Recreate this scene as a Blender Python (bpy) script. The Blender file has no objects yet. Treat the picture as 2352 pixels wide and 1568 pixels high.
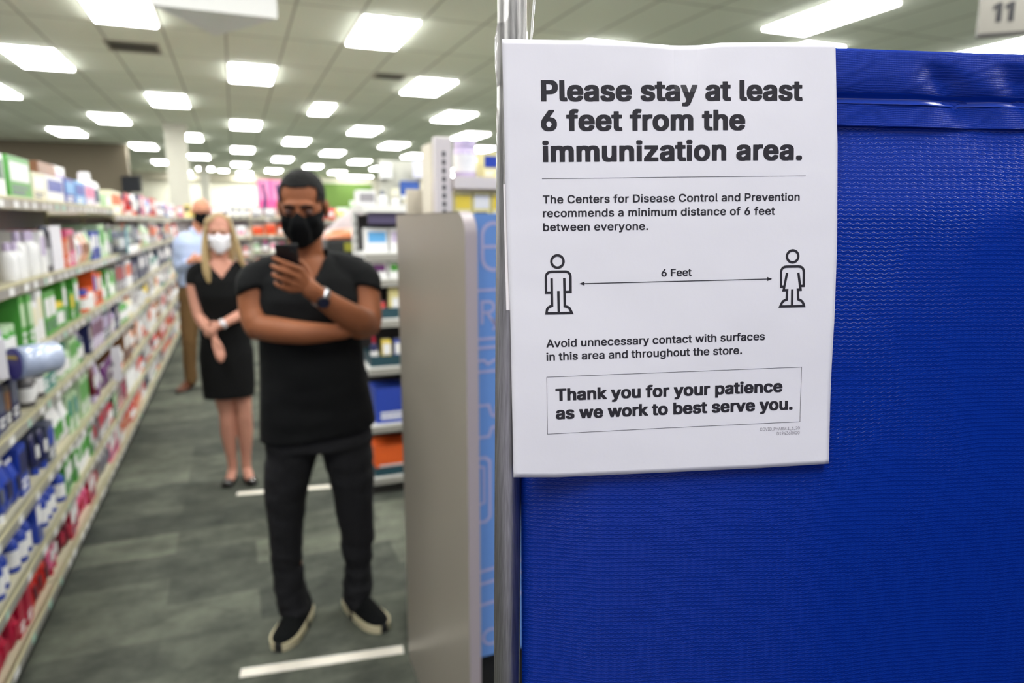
import bpy, bmesh, math, random, json
from mathutils import Vector, Matrix, noise
from mathutils.geometry import delaunay_2d_cdt
random.seed(7)
SC = bpy.context.scene
COL = SC.collection
PI = math.pi
R = math.radians

# ------------------------------------------------------------------ camera
F_PX, W_PX, H_PX = 1568.0, 2352.0, 1568.0
PITCH, YAW = R(9.983), R(21.868)
FWD = Vector((math.sin(YAW)*math.cos(PITCH), math.cos(YAW)*math.cos(PITCH), -math.sin(PITCH)))
RIGHT = Vector((math.cos(YAW), -math.sin(YAW), 0))
UP = RIGHT.cross(FWD)
cam_data = bpy.data.cameras.new('camera')
cam = bpy.data.objects.new('camera', cam_data)
COL.objects.link(cam)
cam.matrix_world = Matrix((
    (RIGHT.x, UP.x, -FWD.x, 0.0), (RIGHT.y, UP.y, -FWD.y, 0.0), (RIGHT.z, UP.z, -FWD.z, 1.6), (0, 0, 0, 1)))
cam_data.sensor_width = 36.0
cam_data.lens = 24.0
cam_data.clip_start = 0.02
cam_data.dof.use_dof = True
cam_data.dof.focus_distance = 0.447
cam_data.dof.aperture_fstop = 5.8
SC.camera = cam

# ------------------------------------------------------------------ world (daylight from the open shop front and sides), exposure
world = bpy.data.worlds.new('daylight')
SC.world = world
world.use_nodes = True
bg = world.node_tree.nodes['Background']
bg.inputs['Color'].default_value = (0.86, 0.84, 1.0, 1)
bg.inputs['Strength'].default_value = 0.85
SC.view_settings.view_transform = 'Standard'
SC.view_settings.look = 'None'
SC.view_settings.gamma = 1.0
SC.view_settings.use_curve_mapping = False
SC.view_settings.exposure = 0.0
SC.cycles.use_denoising = True
SC.cycles.max_bounces = 8
SC.cycles.caustics_reflective = False
SC.cycles.caustics_refractive = False
LAMP_STRENGTH = 29.0

# ------------------------------------------------------------------ helpers
def lin(c):
    return tuple((x/12.92 if x <= .04045 else ((x+.055)/1.055)**2.4) for x in c)

def rgb(r, g, b):
    return lin((r/255, g/255, b/255)) + (1.0,)

MATS = {}
def mat(name, col, rough=.6, metal=0.0, spec=.5, bump=0.0, bscale=60.0, mottle=0.0, mscale=8.0, trans=0.0, alpha=1.0, emit=0.0):
    if name in MATS:
        return MATS[name]
    m = bpy.data.materials.new(name)
    m.use_nodes = True
    nt = m.node_tree
    b = nt.nodes['Principled BSDF']
    c = rgb(*col)
    b.inputs['Base Color'].default_value = c
    b.inputs['Roughness'].default_value = rough
    b.inputs['Metallic'].default_value = metal
    b.inputs['Specular IOR Level'].default_value = spec
    b.inputs['Transmission Weight'].default_value = trans
    b.inputs['Alpha'].default_value = alpha
    if emit:
        b.inputs['Emission Color'].default_value = c
        b.inputs['Emission Strength'].default_value = emit
    if mottle or bump:
        tc = nt.nodes.new('ShaderNodeTexCoord')
        if mottle:
            n = nt.nodes.new('ShaderNodeTexNoise'); n.inputs['Scale'].default_value = mscale; n.inputs['Detail'].default_value = 5
            nt.links.new(tc.outputs['Object'], n.inputs['Vector'])
            mx = nt.nodes.new('ShaderNodeMix'); mx.data_type = 'RGBA'
            mx.inputs[6].default_value = tuple(x*(1-mottle) for x in c[:3]) + (1,)
            mx.inputs[7].default_value = tuple(min(1, x*(1+mottle)) for x in c[:3]) + (1,)
            nt.links.new(n.outputs['Fac'], mx.inputs[0]); nt.links.new(mx.outputs[2], b.inputs['Base Color'])
        if bump:
            n2 = nt.nodes.new('ShaderNodeTexNoise'); n2.inputs['Scale'].default_value = bscale; n2.inputs['Detail'].default_value = 6
            nt.links.new(tc.outputs['Object'], n2.inputs['Vector'])
            bp = nt.nodes.new('ShaderNodeBump'); bp.inputs['Strength'].default_value = bump; bp.inputs['Distance'].default_value = .02
            nt.links.new(n2.outputs['Fac'], bp.inputs['Height']); nt.links.new(bp.outputs['Normal'], b.inputs['Normal'])
    MATS[name] = m
    return m

def tag(o, label=None, cat=None, group=None, kind=None):
    if label: o['label'] = label
    if cat: o['category'] = cat
    if group: o['group'] = group
    if kind: o['kind'] = kind
    return o

def empty(name, loc=(0, 0, 0), rz=0.0, label=None, cat=None, group=None):
    o = bpy.data.objects.new(name, None)
    o.empty_display_size = .05
    o.location = loc
    o.rotation_euler = (0, 0, rz)
    COL.objects.link(o)
    return tag(o, label, cat, group)

def link(name, me, mats=None, parent=None, smooth=False):
    o = bpy.data.objects.new(name, me)
    COL.objects.link(o)
    if mats:
        for m in (mats if isinstance(mats, (list, tuple)) else [mats]):
            me.materials.append(m)
    if parent: o.parent = parent
    if smooth:
        me.polygons.foreach_set('use_smooth', [True]*len(me.polygons))
    return o

def obj(name, bm, mats, parent=None, smooth=False):
    me = bpy.data.meshes.new(name)
    bm.normal_update()
    bm.to_mesh(me); bm.free()
    return link(name, me, mats, parent, smooth)

def copy_tree(o, parent=None):
    c = o.copy(); COL.objects.link(c)
    if parent: c.parent = parent
    for ch in o.children: copy_tree(ch, c)
    return c

def box(bm, x0, x1, y0, y1, z0, z1, bev=0.0, mi=0, mtx=None):
    vs = [bm.verts.new(v) for v in ((x0,y0,z0),(x1,y0,z0),(x1,y1,z0),(x0,y1,z0),(x0,y0,z1),(x1,y0,z1),(x1,y1,z1),(x0,y1,z1))]
    fs = [bm.faces.new([vs[i] for i in f]) for f in ((3,2,1,0),(4,5,6,7),(0,1,5,4),(1,2,6,5),(2,3,7,6),(3,0,4,7))]
    for f in fs: f.material_index = mi
    if bev:
        es = list({e for f in fs for e in f.edges})
        r = bmesh.ops.bevel(bm, geom=es, offset=bev, segments=2, affect='EDGES', profile=.5)
        vs = list({v for f in r['faces'] for v in f.verts} | {v for v in vs if v.is_valid})
        for f in r['faces']: f.material_index = mi
    if mtx is not None:
        for v in vs: v.co = mtx @ v.co
    return vs

def boxobj(name, m, dims, parent=None, bev=0.0):
    bm = bmesh.new(); box(bm, *dims, bev=bev)
    return obj(name, bm, m, parent)

def lathe(bm, prof, n=20, mi=0, mtx=None):
    rings = []
    for r, z in prof:
        if r < 1e-6: rings.append([bm.verts.new((0, 0, z))])
        else: rings.append([bm.verts.new((r*math.cos(2*PI*k/n), r*math.sin(2*PI*k/n), z)) for k in range(n)])
    for a, b in zip(rings, rings[1:]):
        for k in range(n):
            q = [a[k % len(a)], a[(k+1) % len(a)], b[(k+1) % len(b)], b[k % len(b)]]
            q = list(dict.fromkeys(q))
            if len(q) > 2: bm.faces.new(q).material_index = mi
    for rr, rev in ((rings[0], True), (rings[-1], False)):
        if len(rr) > 2: bm.faces.new(rr[::-1] if rev else rr).material_index = mi
    if mtx is not None:
        for rr in rings:
            for v in rr: v.co = mtx @ v.co

def loft(bm, rings, caps=True):
    rv = [[bm.verts.new(p) for p in ring] for ring in rings]
    n = len(rv[0])
    for a, b in zip(rv, rv[1:]):
        for k in range(n): bm.faces.new((a[k], a[(k+1) % n], b[(k+1) % n], b[k]))
    if caps:
        bm.faces.new(rv[0][::-1]); bm.faces.new(rv[-1])
    return rv

def limb(bm, pts, rad, n=16, ref=(1, 0, 0), round_ends=True, mtx=None):
    """tapering tube through pts; rad = radius or (along ref, across) for each point"""
    P = [Vector(p) for p in pts]
    rr = [(r, r) if not isinstance(r, (tuple, list)) else r for r in rad]
    ref = Vector(ref)
    # smooth subdivision by Catmull-Rom
    if len(P) > 2:
        Q, S = [], []
        for i in range(len(P)-1):
            p0, p1, p2, p3 = P[max(i-1, 0)], P[i], P[i+1], P[min(i+2, len(P)-1)]
            for k in range(4):
                t = k/4
                Q.append(.5*((2*p1)+(p2-p0)*t+(2*p0-5*p1+4*p2-p3)*t*t+(3*p1-p0-3*p2+p3)*t**3))
                S.append((rr[i][0]*(1-t)+rr[i+1][0]*t, rr[i][1]*(1-t)+rr[i+1][1]*t))
        Q.append(P[-1]); S.append(rr[-1]); P, rr = Q, S
    fr = []
    for i, p in enumerate(P):
        t = (P[min(i+1, len(P)-1)]-P[max(i-1, 0)]).normalized()
        s = ref - t*ref.dot(t)
        if s.length < .05: s = Vector((0, 1, 0)) - t*t.y
        s.normalize()
        fr.append((p, t, s, t.cross(s)))
    seq = [(p, s, o, a, b) for (p, t, s, o), (a, b) in zip(fr, rr)]
    if round_ends:
        p, t, s, o = fr[0]; a, b = rr[0]; m = min(a, b)
        seq = [(p-t*m*.95, s, o, a*.3, b*.3), (p-t*m*.65, s, o, a*.76, b*.76)] + seq
        p, t, s, o = fr[-1]; a, b = rr[-1]; m = min(a, b)
        seq += [(p+t*m*.65, s, o, a*.76, b*.76), (p+t*m*.95, s, o, a*.3, b*.3)]
    rings = []
    for p, s, o, a, b in seq:
        ring = [p + s*(a*math.cos(2*PI*k/n)) + o*(b*math.sin(2*PI*k/n)) for k in range(n)]
        rings.append([mtx @ q for q in ring] if mtx is not None else ring)
    loft(bm, rings)

def blob(bm, c, r, rot=None, mtx=None, seg=20):
    M = Matrix.Translation(c)
    if rot: M = M @ Matrix.Rotation(rot[0], 4, 'X') @ Matrix.Rotation(rot[1], 4, 'Y') @ Matrix.Rotation(rot[2], 4, 'Z')
    M = M @ Matrix.Diagonal((r[0], r[1], r[2], 1))
    if mtx is not None: M = mtx @ M
    bmesh.ops.create_uvsphere(bm, u_segments=seg, v_segments=seg*2//3, radius=1.0, matrix=M)

def fuse(bm, voxel, smooth=4, fac=.5):
    """one continuous surface out of overlapping closed shapes"""
    me = bpy.data.meshes.new('tmp'); bm.normal_update(); bm.to_mesh(me); bm.free()
    o = bpy.data.objects.new('tmp', me); COL.objects.link(o)
    r = o.modifiers.new('r', 'REMESH'); r.mode = 'VOXEL'; r.voxel_size = voxel; r.use_smooth_shade = True
    if smooth:
        s = o.modifiers.new('s', 'SMOOTH'); s.iterations = smooth; s.factor = fac
    dg = bpy.context.evaluated_depsgraph_get()
    out = bpy.data.meshes.new_from_object(o.evaluated_get(dg))
    bpy.data.objects.remove(o); bpy.data.meshes.remove(me)
    return out

def cut(me, keep):
    """drop the faces whose centre fails keep(); returns the mesh"""
    bm = bmesh.new(); bm.from_mesh(me)
    bad = [f for f in bm.faces if not keep(f.calc_center_median())]
    bmesh.ops.delete(bm, geom=bad, context='FACES')
    bm.to_mesh(me); bm.free()
    return me

ORD = ['first','second','third','fourth','fifth','sixth','seventh','eighth','ninth','tenth','eleventh','twelfth','thirteenth','fourteenth','fifteenth','sixteenth','seventeenth','eighteenth','nineteenth','twentieth']

# ------------------------------------------------------------------ the setting
def floor_mat():
    m = bpy.data.materials.new('carpet_planks'); m.use_nodes = True
    nt = m.node_tree; b = nt.nodes['Principled BSDF']; b.inputs['Roughness'].default_value = .95; b.inputs['Specular IOR Level'].default_value = .1
    tc = nt.nodes.new('ShaderNodeTexCoord')
    br = nt.nodes.new('ShaderNodeTexBrick'); br.offset = .37
    br.inputs['Scale'].default_value = 1.0; br.inputs['Brick Width'].default_value = 1.0; br.inputs['Row Height'].default_value = .25
    br.inputs['Mortar Size'].default_value = .0; br.inputs['Bias'].default_value = 0.0
    br.inputs['Color1'].default_value = rgb(74, 77, 72); br.inputs['Color2'].default_value = rgb(104, 107, 97)
    nt.links.new(tc.outputs['Object'], br.inputs['Vector'])
    mp = nt.nodes.new('ShaderNodeMapping'); mp.inputs['Scale'].default_value = (3.0, 4.4, 1)
    n = nt.nodes.new('ShaderNodeTexNoise'); n.inputs['Scale'].default_value = 1.6; n.inputs['Detail'].default_value = 8; n.inputs['Roughness'].default_value = .7
    nt.links.new(tc.outputs['Object'], mp.inputs[0]); nt.links.new(mp.outputs[0], n.inputs['Vector'])
    cr = nt.nodes.new('ShaderNodeValToRGB'); cr.color_ramp.elements[0].position = .36; cr.color_ramp.elements[1].position = .68
    cr.color_ramp.elements[0].color = (.52, .54, .53, 1); cr.color_ramp.elements[1].color = (1.42, 1.42, 1.34, 1)
    nt.links.new(n.outputs['Fac'], cr.inputs[0])
    mx = nt.nodes.new('ShaderNodeMix'); mx.data_type = 'RGBA'; mx.blend_type = 'MULTIPLY'; mx.inputs[0].default_value = .72
    nt.links.new(br.outputs['Color'], mx.inputs[6]); nt.links.new(cr.outputs[0], mx.inputs[7]); nt.links.new(mx.outputs[2], b.inputs['Base Color'])
    n2 = nt.nodes.new('ShaderNodeTexNoise'); n2.inputs['Scale'].default_value = 350
    nt.links.new(tc.outputs['Object'], n2.inputs['Vector'])
    bp = nt.nodes.new('ShaderNodeBump'); bp.inputs['Strength'].default_value = .5; bp.inputs['Distance'].default_value = .004
    nt.links.new(n2.outputs['Fac'], bp.inputs['Height']); nt.links.new(bp.outputs[0], b.inputs['Normal'])
    return m

def ceiling_mat():
    m = bpy.data.materials.new('ceiling_tiles'); m.use_nodes = True
    nt = m.node_tree; b = nt.nodes['Principled BSDF']; b.inputs['Roughness'].default_value = .9
    tc = nt.nodes.new('ShaderNodeTexCoord')
    br = nt.nodes.new('ShaderNodeTexBrick'); br.offset = 0.0
    br.inputs['Scale'].default_value = 1.0; br.inputs['Brick Width'].default_value = .62; br.inputs['Row Height'].default_value = 1.36
    br.inputs['Mortar Size'].default_value = .014; br.inputs['Mortar Smooth'].default_value = .3
    br.inputs['Color1'].default_value = rgb(234, 240, 224); br.inputs['Color2'].default_value = rgb(228, 234, 218); br.inputs['Mortar'].default_value = rgb(176, 178, 164)
    mp = nt.nodes.new('ShaderNodeMapping'); mp.inputs['Location'].default_value = (-1.6+.31, -7.75+.68, 0)
    nt.links.new(tc.outputs['Object'], mp.inputs[0]); nt.links.new(mp.outputs[0], br.inputs['Vector'])
    nt.links.new(br.outputs['Color'], b.inputs['Base Color'])
    return m

CEIL = 3.6
tag(boxobj('floor', floor_mat(), (-14, 16, -4, 33, -.1, 0)), kind='structure')
tag(boxobj('ceiling', ceiling_mat(), (-14, 16, -4, 33, CEIL, CEIL+.1)), kind='structure')
tag(boxobj('wall_right', mat('pale_side_wall_paint', (206, 204, 192), .8, mottle=.03, mscale=2), (15.8, 16, 4, 33, 0, CEIL)), kind='structure')
M_CREAM = mat('cream_wall_paint', (226, 223, 203), .8, mottle=.03, mscale=2)
tag(boxobj('wall_back', M_CREAM, (-14, 16, 32.6, 32.8, 0, CEIL)), kind='structure')
tag(boxobj('wall_left', mat('brown_grey_wall_paint', (106, 97, 80), .85, mottle=.05, mscale=1.5), (-14, -2.5, 21.0, 21.25, 0, CEIL)), kind='structure')
tag(boxobj('wall_back_right', mat('grey_beige_wall_paint', (178, 174, 158), .85, mottle=.04, mscale=2), (6.05, 16, 32.4, 32.55, 0, CEIL)), kind='structure')
tag(boxobj('trim_1', mat('green_wall_panel', (90, 120, 46), .7, mottle=.12, mscale=1.2), (2.6, 6.05, 32.52, 32.6, 0, CEIL-.3)), kind='structure')
tag(boxobj('trim_2', mat('soffit_paint', (190, 184, 164), .8, mottle=.02), (-14, 2.6, 32.3, 32.6, CEIL-.28, CEIL)), kind='structure')
M_COLUMN = mat('column_paint', (196, 194, 180), .7, mottle=.03)
bm = bmesh.new(); box(bm, -1.22, -.82, 16.3, 16.7, 0, CEIL, bev=.012); box(bm, -1.25, -.79, 16.27, 16.73, CEIL-.12, CEIL)
box(bm, -1.24, -.80, 16.28, 16.72, 0, .12)
tag(obj('column', bm, M_COLUMN), 'square cream column rising to the ceiling behind the left shelving', 'column', kind='structure')
bm = bmesh.new(); box(bm, -1.0, -.72, 26.9, 27.18, 0, CEIL, bev=.01); box(bm, -1.03, -.69, 26.87, 27.21, 0, .12)
tag(obj('column', bm, M_COLUMN), 'thin distant cream column beside the cream back wall', 'column', kind='structure')

# ------------------------------------------------------------------ ceiling lights on their checkerboard
M_LAMP = bpy.data.materials.new('lit_diffuser'); M_LAMP.use_nodes = True
_b = M_LAMP.node_tree.nodes['Principled BSDF']
_b.inputs['Base Color'].default_value = (.8, .8, .8, 1)
_b.inputs['Emission Color'].default_value = (1.0, 1.0, .98, 1); _b.inputs['Emission Strength'].default_value = LAMP_STRENGTH
M_LFRAME = mat('white_lamp_frame', (225, 225, 215), .5)
def light_proto(w, d):
    root = empty('ceiling_light')
    bm = bmesh.new(); f = .02
    for q in ((-w/2-f, w/2+f, -d/2-f, -d/2), (-w/2-f, w/2+f, d/2, d/2+f), (-w/2-f, -w/2, -d/2, d/2), (w/2, w/2+f, -d/2, d/2)):
        box(bm, *q, -.014, 0)
    obj('lamp_frame', bm, M_LFRAME, root)
    bm = bmesh.new(); box(bm, -w/2, w/2, -d/2, d/2, -.035, -.001, bev=.006)
    obj('diffuser', bm, M_LAMP, root)
    return root
proto = light_proto(.56, 1.16)
narrow = light_proto(.34, 1.16)
first, first_n = True, True
for j in range(-3, 9):
    row = [i for i in range(-6, 8) if (i+j) % 2 == 0]
    for n_, i in enumerate(row):
        if j < -1 and abs(i) > 3: continue
        x, y = 1.6+1.24*i, 7.75+2.72*j
        x, y = {(3, -1): (5.55, 5.5), (5, -1): (8.5, 5.8), (4, 0): (6.4, 6.9)}.get((i, j), (x, y))
        if x < -2.2 and y > 20.2: continue
        
        if abs(x+1.02) < .5 and abs(y-16.5) < .9: continue
        nar = (i, j) == (0, 2)
        if nar: o = narrow
        elif first: o, first = proto, False
        else: o = copy_tree(proto)
        o.location = (x, y, CEIL)
        where = ('row %s ahead of the paper notice' % ORD[j+1]) if j >= -1 else ('row %s behind the paper notice' % ORD[-2-j])
        where = ('%s row ahead of the paper notice' % ORD[j+1]) if j >= -1 else ('%s row behind the paper notice' % ORD[-2-j])
        tag(o, '%slit ceiling light panel, %s, %s from the left' % ('narrow ' if nar else '', where, ORD[n_]), 'ceiling light', 'ceiling light panels')
for n_, x in enumerate((-1.8, .56, 2.9)):
    o = copy_tree(proto); o.location = (x, 31.6, CEIL)
    tag(o, 'lit ceiling light panel close to the far cream wall, %s from the left' % ORD[n_], 'ceiling light', 'ceiling light panels')
o = light_proto(1.5, .3); o.location = (5.2, 31.9, CEIL)
tag(o, 'long thin lit ceiling light strip in front of the green wall', 'ceiling light', 'ceiling light panels')

M_RIM = mat('downlight_rim', (214, 212, 204), .5)
for n_, (x, y) in enumerate(((-.25, 30.2), (1.67, 30.2))):
    r = empty('downlight', (x, y, CEIL), 0, 'small round lit downlight near the far cream wall, %s from the left' % ORD[n_], 'downlight', 'round downlights by the far wall')
    bm = bmesh.new(); lathe(bm, [(.19, -.012), (.22, -.012), (.22, 0), (.19, 0)], 24); obj('downlight_rim', bm, M_RIM, r)
    bm = bmesh.new(); lathe(bm, [(0, -.05), (.15, -.045), (.19, -.015), (.19, -.002), (0, -.002)], 24); obj('diffuser', bm, M_LAMP, r)

M_VENT = mat('dark_vent', (70, 68, 60), .6)
M_VENTF = mat('vent_frame', (150, 146, 132), .6)
def vent(x, y, w, d, label):
    r = empty('ceiling_vent', (x, y, CEIL), 0, label, 'vent', 'ceiling vents')
    bm = bmesh.new()
    for q in ((-w/2, w/2, -d/2, -d/2+.03), (-w/2, w/2, d/2-.03, d/2), (-w/2, -w/2+.03, -d/2+.03, d/2-.03), (w/2-.03, w/2, -d/2+.03, d/2-.03)): box(bm, *q, -.012, 0)
    obj('vent_frame', bm, M_VENTF, r)
    bm = bmesh.new()
    for k in range(9):
        y0 = -d/2+.04+k*(d-.08)/9
        box(bm, -w/2+.03, w/2-.03, y0, y0+.022, -.010, -.001)
    obj('louvre', bm, M_VENT, r)
vent(-.95, 9.45, .56, .5, 'dark air vent in the ceiling left of the hanging white sign')
vent(2.15, 9.98, .42, .34, 'small grey air vent in the ceiling between two light panels')

# ------------------------------------------------------------------ hanging signs
M_SIGN = mat('white_sign_board', (240, 240, 236), .5)
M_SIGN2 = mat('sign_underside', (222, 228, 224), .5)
M_INK = mat('grey_print', (70, 70, 74), .7)
M_WIRE = mat('hanging_wire', (120, 120, 118), .4, metal=.8)

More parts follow.
